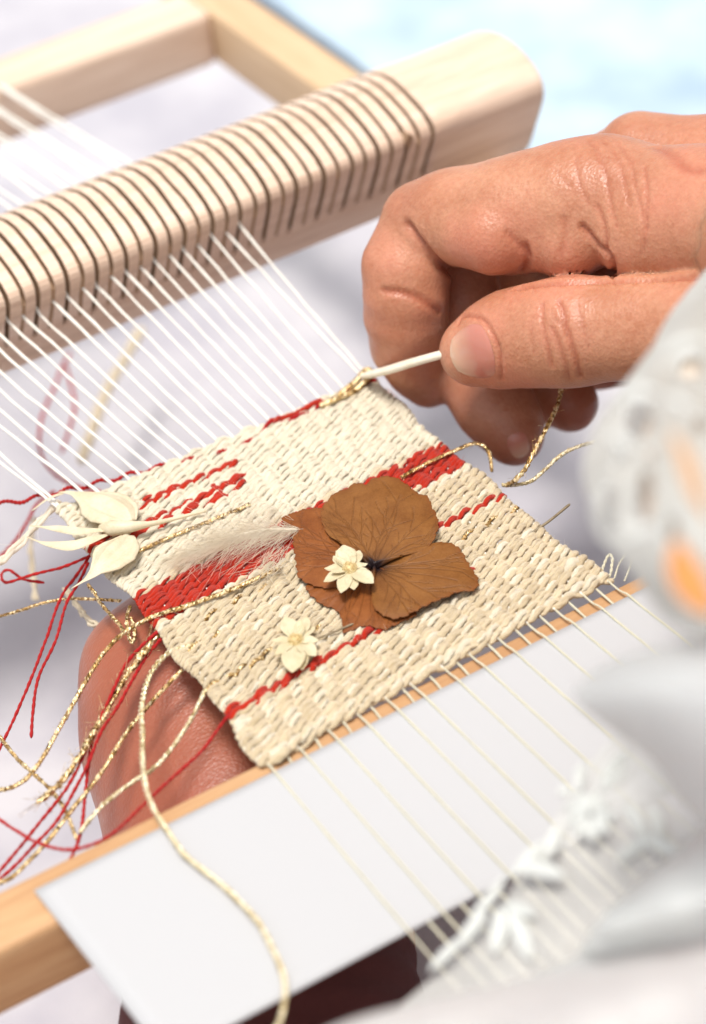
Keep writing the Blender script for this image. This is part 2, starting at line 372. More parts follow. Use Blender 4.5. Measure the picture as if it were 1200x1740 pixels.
fl.append(tuple(range(NP_))[::-1]); fl.append(tuple(range((nC-1)*NP_, nC*NP_)))
me.from_pydata(V.tolist(), [], fl)
mi = np.zeros(len(fl), np.int32)
for s_ in slot_faces:
    for q in (0, 1, 2):
        seg = np.arange((s_+q)*NP_, (s_+q+1)*NP_)
        sub = np.abs(slot_profile(.97, 1) - pf).sum(1) > .3
        if q == 1: mi[seg[sub]] = 1
        else: mi[seg[sub]] = 1
me.polygons.foreach_set('material_index', mi); 
sm_ = np.zeros(len(fl), bool); sm_[(slot_faces[-1]+3)*NP_:len(Fq)] = True
me.polygons.foreach_set('use_smooth', sm_); me.update()
o = link('slotted_bar', me, [M['beech'], M['burnt']], hed)
# small diamond hole drilled near the last slots
c = np.array([8.05, 9.15, 2.58])
v = [c+np.array([0, -.02, .17]), c+np.array([.13, -.01, .0]), c+np.array([0, .05, -.32]), c+np.array([-.12, -.01, -.04])]
v2 = [p+np.array([0, .3, -.05]) for p in v]
link('peg_hole', pmesh(v+v2, [(0, 1, 2, 3), (0, 4, 5, 1), (1, 5, 6, 2), (2, 6, 7, 3), (3, 7, 4, 0), (7, 6, 5, 4)]), M['burnt'], hed)

# ------------------------------------------------------------------ weaving
NW = 25
top_px = [(93, 862), (97, 866), (123, 864), (157, 838), (192, 837), (219, 826), (243, 817), (267, 811), (293, 803), (312, 790), (343, 784), (357, 771), (384, 764), (399, 751), (427, 746), (445, 731), (463, 717), (499, 708), (520, 699), (543, 688), (568, 672), (588, 657), (607, 645), (621, 633), (634, 640)]
XT = np.linspace(-3.50, 4.02, NW); XB = np.linspace(-3.86, 3.98, NW)
XT = XT + rng.normal(0, .02, NW); XB = XB + rng.normal(0, .03, NW)
YT, YB = 4.98, -4.0
def ytop(s): return 5.12 - .24*s + .0*s          # s 0..1 across
def ybot(s): return -4.14 + .30*s - .05*np.sin(s*math.pi)*0 + .10*np.exp(-((s-.05)/.07)**2)*-1
def edge_x(tt, left):          # edge wobble
    wob = .05*math.sin(tt*17+1)+.035*math.sin(tt*39) if left else .05*math.sin(tt*14)+.04*math.sin(tt*33+2)
    pinch = -.10*math.sin(tt*math.pi)
    return (wob - pinch) if left else (wob + pinch)
def warp_x(tt):
    x = XT*(1-tt) + XB*tt; s = np.linspace(0, 1, NW); return x + (1-s)*edge_x(tt, True) + s*edge_x(tt, False)
weav = empty('woven_sample', (0, 0.5, 0), 'handwoven cream wool sample with red and gold stripes on the loom', 'weaving')
NR = 176
def row_y(t, s):
    # t 0..1 from top to bottom, rows fan a little
    tt = t - .045*np.sin(math.pi*t)*(s-.1)
    return ytop(s)*(1-tt) + ybot(s)*tt
red_rows, gold_rows = {}, {}
def rows_between(a, b): return range(int(round(a*NR)), int(round(b*NR)))
for r in rows_between(.378, .497): red_rows[r] = (0, 1)
spans = []   # special: (row centre t, s0, s1, kind)
extra = [(.104, .20, .50, 'red'), (.110, .20, .50, 'red'), (.116, .18, .30, 'red'),
         (.172, .0, .50, 'red'), (.178, .0, .47, 'red'), (.196, .0, .47, 'red'), (.202, .0, .42, 'red'), (.160, .38, .47, 'red'),
         (.638, .66, 1.0, 'red'), (.644, .66, 1.0, 'red'),
         (.735, .0, .33, 'gold'), (.741, .04, .30, 'gold'), (.738, .45, .52, 'gold'), (.545, .08, .30, 'gold'), (.600, .02, .12, 'gold'), (.700, .78, 1.0, 'gold'),
         (.826, .0, .55, 'red'), (.832, .0, .58, 'red'), (.838, .0, .30, 'red'), (.812, .60, .64, 'red'), (.806, .68, .72, 'red'), (.800, .74, .78, 'red')]
row_kind = {}
for tt, a, b_, kd in extra:
    r = int(round(tt*NR))
    while r in row_kind: r += 1
    row_kind[r] = (a, b_, kd)
fuzz_src = []
def pick_path(t, par, s0, s1, amp, lift=0., seed=0):
    xs = warp_x(t); i0, i1 = s0*(NW-1), s1*(NW-1)
    a, b_ = (-.55 if s0 <= 0 else i0), (NW-1+.55 if s1 >= 1 else i1)
    q = np.linspace(a, b_, max(8, int((b_-a)*10)))
    x = np.interp(q, np.arange(NW), xs); x = np.where(q < 0, xs[0]+q*(xs[1]-xs[0])*.55, x); x = np.where(q > NW-1, xs[-1]+(q-NW+1)*.3*.55, x)
    s = np.clip(q/(NW-1), 0, 1); y = row_y(t, s)
    ph = math.pi*q; z = amp*np.cos(ph)*par; y = y + .052*np.sin(ph)*par
    y += .030*np.sin(q*.55+seed*1.7) * (1 if 0 < t < 1 else 0) + .012*np.sin(q*1.3+seed*2.9)
    dn = np.clip(-q, 0, 1)+np.clip(q-NW+1, 0, 1); z = z - dn*.05
    return np.stack([x, y, z+lift], 1), q
for r in range(1, NR+1):
    t = r/(NR+1); par = 1 if r % 2 else -1
    segs = []
    if r in red_rows: segs.append((0., 1., 'red'))
    elif r in row_kind:
        a, b_, kd = row_kind[r]; segs.append((a, b_, kd))
        if a > .03: segs.append((0., a, 'cream'))
        if b_ < .97: segs.append((b_, 1., 'cream'))
    else: segs.append((0., 1., 'cream'))
    for a, b_, kd in segs:
        amp = {'cream': .047, 'red': .050, 'gold': .06}[kd]
        path, q = pick_path(t, par, a, b_, amp, 0, r)
        n = len(path); sl = np.interp(np.arange(n), np.linspace(0, n, max(4, n//9)), rng.normal(1, .16, max(4, n//9)))
        base = {'cream': .0485, 'red': .047, 'gold': .036}[kd]*rng.uniform(.9, 1.1)
        if kd == 'cream' and t > .82: base *= 1.12
        if kd == 'cream' and rng.random() < .35:
            c0 = rng.integers(0, n); sl += rng.uniform(.3, .85)*np.exp(-((np.arange(n)-c0)/rng.uniform(5, 10))**2)
        if r == NR or r == 1: sl *= 1.15
        if kd == 'red' and r not in red_rows: path[:, 2] += .026; base *= 1.2
        rad = base*sl; path[:, 2] += (rad-base)*.6
        if kd == 'gold':
            v, f, u = merge(plied(path+[0, 0, .012], .040, 2, .16, 5)); o = link('gold_weft', qmesh(v, f, u), M['gold'], weav); o['label'] = 'glittering gold pick'
        else:
            mt = M['red'] if kd == 'red' else (M['white_wool'] if (t < .36 or rng.random() < .12) else M['cream'])
            o = link('weft_yarn', tube(path, rad, 12, .9, .17 if kd == 'cream' else .12, rng.uniform(.15, .22)), mt, weav)
            if kd == 'red': o['label'] = 'red weft yarn'
            elif kd == 'cream' and t < .385: o['label'] = 'off white weft yarn'
        fuzz_src.append((path, rad, kd))
# the open first pick of red lying in the shed, with its tail off to the left
s_ = [(-30, 862), (60, 846), (118, 832), (160, 822), (219, 807), (245, 800), (290, 789), (343, 778), (384, 768), (410, 758), (432, 746), (463, 718), (499, 712), (520, 701), (543, 690), (568, 677), (590, 668), (612, 656), (640, 648)]
pth = np.array([P(x, y, .02 if x < 440 else .07) for x, y in s_]); pth = catmull(pth, 260)
pth[:, 2] += .055*np.sin(pth[:, 0]/.318*math.pi)
v, f, u = merge(plied(pth, .040, 2, .17, 6)); o = link('weft_yarn', qmesh(v, f, u), M['red_thread'], weav); o['label'] = 'loose red pick not yet beaten down'
for (a, b_) in ((455, 475), (478, 545)):
    pp = catmull([P(x, 719-(x-455)*.40+3*math.sin(x), .08) for x in np.linspace(a, b_, 6)], 40)
    v, f, u = merge(plied(pp, .055, 3, .2, 6, jitter=.006)); o = link('weft_yarn', qmesh(v, f, u), M['red'], weav); o['label'] = 'tufty red end of the top pick'
pp = catmull([P(x, y, z) for x, y, z in ((545, 690, .1), (570, 678, .16), (600, 665, .14), (622, 647, .2), (632, 634, .22), (622, 628, .25), (612, 640, .2), (600, 652, .16), (575, 672, .12))], 160)
v, f, u = merge(plied(pp, .065, 3, .22, 6, jitter=.006)); o = link('gold_weft', qmesh(v, f, u), M['gold'], weav); o['label'] = 'gold cord at the last pick'

# warps: from the far crossbar over the heddle to the sample, on to the near bars
XH = x_a + (np.arange(NW)-NW+1)*pitch; XH[-1] = x_a; 
hw_px = [(399, 381), (380, 386)]
for i in range(NW):
    s = i/(NW-1)
    yt = ytop(s)
    xh = XH[i]; over = (i % 2 == 0)
    xt = XT[i] + (edge_x(0, True)*(1-s)+edge_x(0, False)*s)
    if i == NW-2: xt = XT[-1]-.07
    if i == 1: xt = XT[0]+.10
    xo = 0 if over else pitch*.86
    p_top = [(xh+xo, 22.6, .05), (xh+xo*.55, 18, .68), (xh, 13.3, 1.40), (xh, 12.0, 2.1), (xh, 10.8, 2.42)]
    hed_pt = np.array([xh, 9.40+rng.normal(0, .03), 1.95+rng.normal(0, .05)]); a0 = np.array([xt, yt+.02, .02])
    dpath = np.vstack([np.array(p_top), [hed_pt+np.array([0, .25, .12])], [hed_pt]])
    k = 26; tq = np.linspace(0, 1, k)[1:, None]
    seg = hed_pt*(1-tq)+a0*tq; seg[:, 2] -= .05*np.sin(tq[:, 0]*math.pi)
    dpath = np.vstack([dpath, seg])
    tt = np.linspace(0.01, 1, 50); wx = np.array([warp_x(q)[i] for q in tt]); wy = np.array([row_y(q, s) for q in tt])
    inside = np.stack([wx, wy, np.zeros(50)], 1)
    xb = warp_x(1.0)[i]; dx = (XB[i]-.06)*.012
    zo = .028 if over else -.045
    if over: tail = [(xb, -4.25, .01), (xb+dx*.5, -4.46, zo+.02), (xb+dx, -5.3, zo), (xb+dx*4, -9.2, zo), (xb+dx*5, -12, .0), (xb+dx*5, -15.2, .0)]
    else: tail = [(xb, -4.25, -.01), (xb+dx*.5, -4.46, zo), (xb+dx, -5.3, zo-.02), (xb+dx*4, -9.2, zo), (xb+dx*5, -12, -.05), (xb+dx*5, -15.2, -.05)]
    full = np.vstack([dpath, inside]); pa = catmull(full, 320); pa = pa + np.stack([np.interp(np.arange(320), np.linspace(0, 320, 60), rng.normal(0, .007, 60)) for _ in range(3)], 1); rr = .032*np.interp(np.linspace(0, 1, 320), [0, .33, .36, 1], [1.2, 1.2, 1, 1])*(1+.12*np.interp(np.linspace(0, 1, 320), np.linspace(0, 1, 60), rng.normal(0, 1, 60)))
    o = link('warp_thread', tube(pa, rr*np.where((pa[:, 1] < ytop(s)-.1), .6, 1), 7), M['warp'], weav)
    fuzz_src.append((pa, rr, 'warp'))
    tl = catmull(np.vstack([inside[-1:], np.array(tail)]), 120)
    rb = .024*(1+.08*np.interp(np.linspace(0, 1, 120), np.linspace(0, 1, 30), rng.normal(0, 1, 30)))
    if over: rb *= .9
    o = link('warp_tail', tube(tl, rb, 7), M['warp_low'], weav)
# stray fibres
def hairs(src, per_cm, length, rad, kinds=None):
    parts = []
    for path, rr, kd in src:
        if kinds and kd not in kinds: continue
        L = np.linalg.norm(np.diff(path, axis=0), axis=1).sum(); n = int(L*per_cm)
        idx = rng.integers(1, len(path)-1, n)
        for i_ in idx:
            p = path[i_]; 
            if kd != 'warp' and p[2] < 0: continue
            tdir = path[i_+1]-path[i_-1]; tdir /= np.linalg.norm(tdir)+1e-9
            d = rng.normal(0, 1, 3); d[2] = abs(d[2]); d = d*.7 + tdir*rng.choice([-1, 1])*.9; d /= np.linalg.norm(d)
            l = length*rng.uniform(.4, 1.4); c_ = rng.normal(0, .35, 3)
            q = np.linspace(0, 1, 4)[:, None]; pts = p + np.array([0, 0, rr[i_]*.7 if np.ndim(rr) else 0]) + d*l*q + c_*l*q**2
            parts.append(tri_strip(pts, rad))
    return parts
def tri_strip(pts, rad, r1=None):
    n = len(pts); th = np.arange(3)/3*2*math.pi; t_, a_, b_ = frames(pts)
    rr = np.linspace(rad, rad*.4 if r1 is None else r1, n)
    v = (pts[:, None]+rr[:, None, None]*(np.cos(th)[None, :, None]*a_[:, None]+np.sin(th)[None, :, None]*b_[:, None])).reshape(-1, 3)
    i_ = np.arange(n-1)[:, None]; j_ = np.arange(3)[None]; j2_ = (j_+1) % 3
    f = np.stack([i_*3+j_, i_*3+j2_, (i_+1)*3+j2_, (i_+1)*3+j_], -1).reshape(-1, 4); return v, f, np.zeros((len(f)*4, 2))
v, f, u = merge(hairs(fuzz_src, 3.6, .12, .0038, ('cream',)) + hairs(fuzz_src, 3.5, .10, .003, ('warp',)))
o = link('stray_fibres', qmesh(v, f, u), M['fuzz'], weav); tag(o, kind='stuff')
v, f, u = merge(hairs(fuzz_src, 1.2, .10, .0032, ('red',)))
o = link('stray_fibres', qmesh(v, f, u), M['red'], weav); tag(o, 'fine red stray fibres', kind='stuff')

# ------------------------------------------------------------------ loose threads and cords
def cord(name, pts, r, mat, label, cat, plies=2, pitch=.22, jitter=.0, extra=None, n=6, fat=.62):
    r = r*.84
    if name == 'red_thread': pitch, fat, r = .36, .85, r*.95
    p = np.array([P(*q) for q in pts]); pa = catmull(p, max(30, int(np.linalg.norm(np.diff(p, axis=0), axis=1).sum()/.03)))
    # slight natural wander
    k = len(pa); wob = np.stack([np.interp(np.arange(k), np.linspace(0, k, max(4, k//22)), rng.normal(0, .014, max(4, k//22))) for _ in range(3)], 1); pa = pa + wob
    parts = plied(pa, r, plies, pitch, n, fat, jitter)
    if extra: parts += extra(pa)
    base = p[0]; v, f, u = merge(parts); o = link(name, qmesh(v, f, u), M[mat], base=base); tag(o, label, cat, None); return o
def frizz(per=8, l=.12, r=.004):
    def g(pa):
        out = []; L = np.linalg.norm(np.diff(pa, axis=0), axis=1).sum()
        for i_ in rng.integers(2, len(pa)-2, int(L*per)):
            t_ = pa[i_+1]-pa[i_-1]; t_ /= np.linalg.norm(t_)+1e-9; d = t_*rng.choice([-1, 1])+rng.normal(0, .22, 3); q = np.linspace(0, 1, 4)[:, None]
            out.append(tri_strip(pa[i_]+d*l*rng.uniform(.5, 1.3)*q+rng.normal(0, .3, 3)*l*q**2, r))
        return out
    return g
RT = 'red_thread'
rd = frizz(5, .08, .003); gz = frizz(7, .12, .006)
cord(RT, [(118, 600, -5), (100, 640, -5), (80, 685, -5), (68, 725, -4.8), (68, 765, -4.5), (88, 802, -4), (125, 824, -3.5), (190, 842, -3)], .05, RT, 'blurred red thread hooked in a curve beneath the warp at the far left', 'thread')
cord(RT, [(112, 618, -5.2), (122, 655, -5.2), (126, 695, -5.2), (120, 730, -5.2), (106, 770, -5.2)], .05, RT, 'short blurred red thread beneath the warp beside the hooked one', 'thread')
cord(RT, [(92, 835, -3), (65, 855, -3), (45, 890, -3), (20, 925, -3.2), (-15, 960, -3.5)], .045, RT, 'blurred red thread running down left from the top left corner of the sample', 'thread')
cord(RT, [(170, 938, -.4), (120, 958, -.6), (60, 975, -.8), (12, 990, -1), (2, 976, -1), (14, 968, -1), (40, 985, -1), (75, 992, -1.1)], .036, RT, 'red thread folded into a sharp loop at the left edge below the ivory bloom', 'thread', extra=rd)
cord(RT, [(165, 925, -.3), (150, 950, -.5), (125, 985, -.8), (108, 1010, -1), (79, 1084, -1.2), (51, 1159, -1.4), (23, 1224, -1.6), (-12, 1295, -1.8)], .038, RT, 'long red thread hanging from the ivory bloom to the left edge of the picture', 'thread', extra=rd)
cord(RT, [(150, 955, -.5), (135, 990, -.8), (114, 1028, -1), (93, 1089, -1.2), (65, 1149, -1.4), (56, 1205, -1.5), (53, 1254, -1.6)], .038, RT, 'red thread ending free halfway down on the grey background at the left', 'thread', extra=rd)
cord(RT, [(268, 1072, 0), (240, 1098, -.1), (213, 1130, -.3), (192, 1175, -.5), (170, 1220, -.7), (150, 1262, -.9), (128, 1310, -1), (100, 1355, -1.1), (70, 1395, -1.2), (32, 1442, -1.3), (-12, 1492, -1.4)], .040, RT, 'upper of two red threads leaving the wide red band beside the frayed gold cord', 'thread', extra=rd)
cord(RT, [(275, 1084, -.1), (250, 1115, -.3), (222, 1160, -.5), (196, 1205, -.7), (172, 1245, -.8), (148, 1300, -1), (122, 1350, -1.1), (96, 1395, -1.2), (55, 1440, -1.3), (20, 1478, -1.4), (-12, 1505, -1.5)], .040, RT, 'lower of two red threads leaving the wide red band beside the frayed gold cord', 'thread', extra=rd)
cord(RT, [(165, 1232, -.8), (155, 1262, -1), (150, 1300, -1.1), (145, 1350, -1.2), (139, 1395, -1.2), (129, 1436, -1.1), (118, 1466, -1)], .040, RT, 'red thread hanging almost straight down to a cut end just above the crossbar', 'thread', extra=rd)
cord(RT, [(400, 1208, .1), (388, 1216, .05), (372, 1237, -.1), (340, 1280, -.2), (290, 1325, -.3), (240, 1370, -.3), (190, 1415, -.3), (150, 1436, -.4), (110, 1444, -.5), (60, 1431, -.7), (28, 1412, -.8), (-15, 1385, -1)], .038, RT, 'red thread sagging in a wide arc from the thin red stripe across the left hand', 'thread', extra=rd)
GC = 'gold_cord'
cord(GC, [(480, 964, .16), (440, 982, .17), (400, 1000, .17), (350, 1018, .17), (310, 1032, .16), (262, 1047, .12), (215, 1072, 0), (180, 1105, -.2), (150, 1150, -.4), (125, 1195, -.6), (100, 1240, -.8), (75, 1285, -.9), (50, 1318, -1), (20, 1338, -1), (-15, 1346, -1)], .052, 'gold', 'gold cord laid along the wide red band and curving off to the left edge', 'cord', 3, .26, .004, gz)
cord(GC, [(682, 812, .16), (705, 798, .17), (740, 780, .17), (780, 761, .16), (800, 753, .15), (818, 755, .1), (829, 768, 0), (833, 785, -.1), (835, 800, -.2)], .045, 'gold', 'short gold cord on the red band hooking over the right edge of the sample', 'cord', 3, .24, .004, gz)
cord(GC, [(955, 648, 1.2), (948, 682, 1), (935, 715, .8), (915, 755, .6), (897, 790, .4), (880, 812, .2), (862, 826, .0)], .052, 'gold', 'frayed gold cord hanging from the fingers of the right hand', 'cord', 4, .5, .012, frizz(16, .22, .007))
cord(GC, [(855, 824, .0), (880, 824, .0), (905, 817, .1), (925, 800, .2), (945, 780, .3), (965, 767, .4), (990, 757, .5), (1018, 750, .6)], .045, 'pale_gold', 'pale gold cord end curling up right from the edge of the sample', 'cord', 3, .22, .004, gz)
cord(GC, [(205, 955, .12), (235, 938, .14), (262, 925, .14), (300, 908, .13), (335, 893, .13), (370, 878, .13), (400, 867, .12), (424, 856, .10)], .045, 'gold', 'gold cord between two short red stripes right of the ivory bloom', 'cord', 3, .22, .004, gz)
cord(GC, [(150, 992, -.6), (160, 1006, -.6), (170, 1025, -.6), (188, 1046, -.5), (203, 1062, -.4), (214, 1078, -.3)], .042, 'gold', 'short gold cord slanting down to the red band corner, left one of the pair', 'cord', 3, .24, .006, gz)
cord(GC, [(223, 1030, -.5), (216, 1050, -.5), (215, 1070, -.5), (222, 1092, -.5), (227, 1075, -.5), (219, 1050, -.5)], .042, 'gold', 'knotted little gold cord dangling against the left hand below the sample', 'cord', 3, .24, .006, gz)
cord(GC, [(-15, 1052, -1.5), (30, 1040, -1.4), (70, 1027, -1.3), (110, 1019, -1.2), (150, 1018, -1), (205, 1021, -.8)], .038, 'gold', 'thin gold cord lying nearly level at the left edge', 'cord', 3, .22, .004, gz)
cord(GC, [(272, 1078, -.1), (245, 1106, -.2), (220, 1140, -.4), (200, 1175, -.6), (180, 1212, -.7), (155, 1252, -.8), (128, 1298, -.9), (104, 1330, -1), (82, 1352, -1), (68, 1362, -1)], .062, 'gold', 'thick frayed gold cord bundled with two red threads over the left hand', 'cord', 5, .6, .014, frizz(40, .35, .008))
cord(GC, [(-15, 1235, -1.6), (8, 1262, -1.6), (30, 1288, -1.5), (55, 1312, -1.4), (85, 1342, -1.3), (104, 1368, -1.3), (116, 1392, -1.3), (128, 1426, -1.3)], .045, 'gold', 'gold cord crossing the others from upper left down to a cut end', 'cord', 3, .24, .005, gz)
cord(GC, [(310, 1136, -.2), (285, 1163, -.4), (250, 1203, -.6), (215, 1246, -.8), (185, 1292, -1), (155, 1336, -1.1), (125, 1373, -1.2), (100, 1403, -1.2), (62, 1450, -1.3), (22, 1490, -1.3), (-15, 1505, -1.4)], .050, 'gold', 'gold cord running straight from under the sample to the lower left edge', 'cord', 3, .25, .004, gz)
cord(GC, [(350, 1168, 0), (340, 1190, -.1), (325, 1222, -.3), (300, 1262, -.5), (265, 1302, -.6), (225, 1328, -.8), (182, 1360, -.9), (150, 1395, -1), (135, 1416, -1.1)], .048, 'pale_gold', 'pale gold cord curving across the left hand to a loose end near the crossbar', 'cord', 3, .25, .006, gz)
cord(GC, [(330, 1096, .08), (305, 1102, .06), (285, 1110, 0), (262, 1135, -.1), (250, 1162, -.1), (243, 1195, -.1), (240, 1240, 0), (243, 1310, .05), (258, 1368, .1), (300, 1432, .15), (350, 1482, .12), (400, 1522, .12), (440, 1572, .12), (470, 1626, .12), (484, 1680, .12), (476, 1735, .15), (455, 1775, .2)], .060, 'pale_gold', 'long pale gold cord snaking down over the white paper', 'cord', 2, .26, .0, None, 8)
RS = 'raffia_strand'
cord(RS, [(240, 560, -6), (212, 610, -6), (180, 665, -6), (160, 720, -6), (140, 785, -6)], .16, 'beige_cord', 'wide blurred beige strand beneath the warp threads', 'raffia', 3, 1.2, .01)
cord(RS, [(56, 880, -4), (52, 930, -4), (55, 975, -4), (60, 1020, -4)], .08, 'beige_cord', 'blurred beige strand hanging upright left of the ivory bloom', 'raffia', 2, 1.2, .01)
cord(RS, [(108, 1000, -1.8), (128, 1028, -1.8), (150, 1052, -1.7), (178, 1070, -1.6), (205, 1080, -1.5)], .075, 'beige_cord', 'soft beige strand slanting toward the dangling gold knot', 'raffia', 3, 1.2, .02)
cord(RS, [(-15, 972, -.5), (12, 945, -.4), (38, 920, -.3), (62, 893, -.2), (82, 872, -.1), (98, 852, 0)], .085, 'fluff', 'cream ribbon of fibres running from the left edge to the ivory bloom', 'raffia', 4, 2.0, .02, frizz(10, .5, .006))
# warp end loops at the lower right corner
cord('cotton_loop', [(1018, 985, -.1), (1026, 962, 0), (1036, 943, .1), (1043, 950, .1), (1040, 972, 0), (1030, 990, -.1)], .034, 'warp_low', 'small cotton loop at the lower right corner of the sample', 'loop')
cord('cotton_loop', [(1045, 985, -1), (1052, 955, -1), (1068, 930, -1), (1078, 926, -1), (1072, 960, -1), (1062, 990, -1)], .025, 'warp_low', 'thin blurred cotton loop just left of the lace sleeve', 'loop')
pp = catmull([P(905, 905, .05), P(935, 884, .12), P(968, 857, .2)], 20)
tag(link('dry_stem', tube(pp, .028, 8), M['dry_stem'], base=pp[0]), 'thin dry stem poking out from the right edge of the sample', 'stem')

# ------------------------------------------------------------------ paper
px0, px1, py0, py1 = -8.82, 12.0, -9.22, -4.46
n1, n2 = 60, 24; gx, gy = np.meshgrid(np.linspace(px0, px1, n1), np.linspace(py0, py1, n2))
gz = 0.0*gx + .0 + np.where(gy < -5.3, -.012*(gy+5.3)**2*.12, 0) + .02*np.sin(gx*.5)*np.clip(-5.4-gy, 0, 4)*.1
v = np.stack([gx+(gy-py1)*-.01, gy, gz], -1).reshape(-1, 3); i = np.arange(n2-1)[:, None]; j = np.arange(n1-1)[None]
o = link('paper_sheet', qmesh(v, np.stack([i*n1+j, i*n1+j+1, (i+1)*n1+j+1, (i+1)*n1+j], -1).reshape(-1, 4)), M['paper'], base=(0, -6.5, 0))
tag(o, 'blank white sheet of paper slipped between the lower warp threads', 'paper'); md = o.modifiers.new('t', 'SOLIDIFY'); md.thickness = .0002; md.offset = 0

# ------------------------------------------------------------------ flowers
def petal_outline(pts_px, centre_px, zc, zmid, zedge, mat, parent, veins, curl=.05, nA=200, nS=90, seed=0, label=None):
    """petal traced as closed outline; lies over the weave at its own height"""
    z3 = np.array([P(x, y, zmid)[:2] for x, y in pts_px]); c = P(*centre_px, zmid)[:2]
    cl = np.vstack([z3, z3[:1]]); ol = catmull(cl, nA+1)[:-1]
    rg = np.random.default_rng(seed)
    ol = ol + (ol-c)/np.linalg.norm(ol-c, axis=1)[:, None]*(.018*np.sin(np.arange(nA)*.9+seed)+.012*np.sin(np.arange(nA)*2.1))[:, None]
    s = np.linspace(0, 1, nS)**.8; xy = c + s[:, None, None]*(ol-c)[None]
    rlen = np.linalg.norm(ol-c, axis=1)[None]*s[:, None]; ss = np.broadcast_to(s[:, None], rlen.shape)
    ax = (z3.mean(0)-c); ax /= np.linalg.norm(ax); pr = (xy-c); side = pr[..., 0]*-ax[1]+pr[..., 1]*ax[0]
    z = zc*(1-ss)+zmid*ss + (zedge-zmid)*ss**4 + .10*np.sin(math.pi*ss)*.6 + curl*np.cos(side*2.3+seed)*ss**2 + .02*np.sin(xy[..., 0]*4+seed)*np.sin(xy[..., 1]*5)*ss
    # veins
    segs = []
    def grow(p, d, l, wd, depth):
        for _ in range(int(l/.12)):
            q = p+d*.12; segs.append((p, q, wd)); p = q; a_ = rg.normal(0, .07); d = np.array([d[0]*math.cos(a_)-d[1]*math.sin(a_), d[0]*math.sin(a_)+d[1]*math.cos(a_)])
            if depth < 2 and rg.random() < (.20 if depth == 0 else .15):
                b_ = rg.choice([-1, 1])*rg.uniform(.4, .75); dd = np.array([d[0]*math.cos(b_)-d[1]*math.sin(b_), d[0]*math.sin(b_)+d[1]*math.cos(b_)]); grow(p, dd, l*rg.uniform(.3, .5), wd*.7, depth+1)
    for ang in np.linspace(-veins, veins, 9 if veins > .5 else 7):
        a_ = ang+rg.normal(0, .05); d = np.array([ax[0]*math.cos(a_)-ax[1]*math.sin(a_), ax[0]*math.sin(a_)+ax[1]*math.cos(a_)]); grow(c+d*.1, d, np.linalg.norm(z3-c, axis=1).mean()*1.15, .012, 0)
    A = np.array([g[0] for g in segs]); B = np.array([g[1] for g in segs]); W_ = np.array([g[2] for g in segs]); pt = xy.reshape(-1, 2); vein = np.zeros(len(pt))
    for k in range(0, len(pt), 4000):
        p_ = pt[k:k+4000, None]; ab = (B-A)[None]; tq = np.clip(((p_-A[None])*ab).sum(-1)/(ab**2).sum(-1), 0, 1); dd = np.linalg.norm(p_-A[None]-tq[..., None]*ab, axis=-1)
        vein[k:k+4000] = np.exp(-(dd/(W_[None]*.9+.004))**2).max(1)
    rim = np.clip((ss-.93)/.07, 0, 1)**1.5*.8; core = np.clip(1.25*np.exp(-(rlen/.30)**1.6), 0, .98)
    v = np.concatenate([xy, z[..., None]], -1).reshape(-1, 3)
    i_ = np.arange(nS-1)[:, None]; j_ = np.arange(nA)[None]; j2_ = (j_+1) % nA
    f = np.stack([i_*nA+j_, i_*nA+j2_, (i_+1)*nA+j2_, (i_+1)*nA+j_], -1).reshape(-1, 4)
    o = link('petal', qmesh(v, f, attrs={'vein': vein*.9, 'rim': rim.ravel(), 'core': core.ravel()}), mat, parent)
    md = o.modifiers.new('t', 'SOLIDIFY'); md.thickness = .00022; md.offset = -1
    if label: o['label'] = label
    return o
Z8 = lambda L: [(470+x/3.333, 800+y/3.333) for x, y in L]
hyd = empty('hydrangea_flower', P(633, 962, .1), 'pressed brown four petalled flower lying in the middle of the weaving', 'dried flower')
cA = (470+548/3.333, 800+528/3.333)
A_ = Z8([(560, 520), (470, 450), (380, 415), (300, 370), (265, 310), (250, 250), (260, 205), (290, 168), (335, 125), (390, 105), (440, 72), (480, 68), (502, 82), (540, 48), (600, 32), (660, 28), (710, 45), (750, 72), (790, 108), (830, 126), (860, 140), (880, 190), (905, 235), (916, 300), (902, 350), (880, 395), (830, 437), (760, 462), (690, 478), (620, 500)])
B_ = Z8([(560, 530), (650, 480), (760, 455), (840, 420), (885, 398), (940, 390), (1000, 403), (1040, 435), (1070, 480), (1100, 530), (1135, 580), (1143, 620), (1125, 655), (1080, 668), (1030, 675), (960, 710), (880, 745), (800, 785), (720, 820), (660, 830), (600, 812), (555, 775), (540, 730), (546, 660), (556, 590)])
C_ = Z8([(550, 520), (400, 380), (280, 215), (240, 208), (155, 212), (110, 222), (70, 235), (45, 242), (30, 262), (42, 290), (70, 320), (88, 370), (100, 450), (113, 540), (125, 600), (170, 632), (215, 652), (270, 667), (330, 664), (400, 650), (480, 620)])
D_ = Z8([(550, 540), (400, 600), (230, 620), (172, 640), (177, 682), (210, 712), (250, 745), (300, 762), (335, 775), (358, 802), (374, 850), (380, 900), (440, 882), (500, 868), (560, 880), (610, 892), (660, 872), (720, 845), (790, 800), (700, 640)])
petal_outline(D_, cA, .16, .17, .12, M['rust_petal'], hyd, .7, .03, seed=3, label='rusty lowest petal, mostly covered')
petal_outline(C_, cA, .18, .24, .22, M['rust_petal'], hyd, .55, .04, seed=5, label='rusty left petal with a square tip')
petal_outline(B_, cA, .20, .30, .26, M['brown_petal'], hyd, .5, .04, seed=8)
petal_outline(A_, cA, .22, .36, .34, M['brown_petal'], hyd, .95, .04, seed=11)
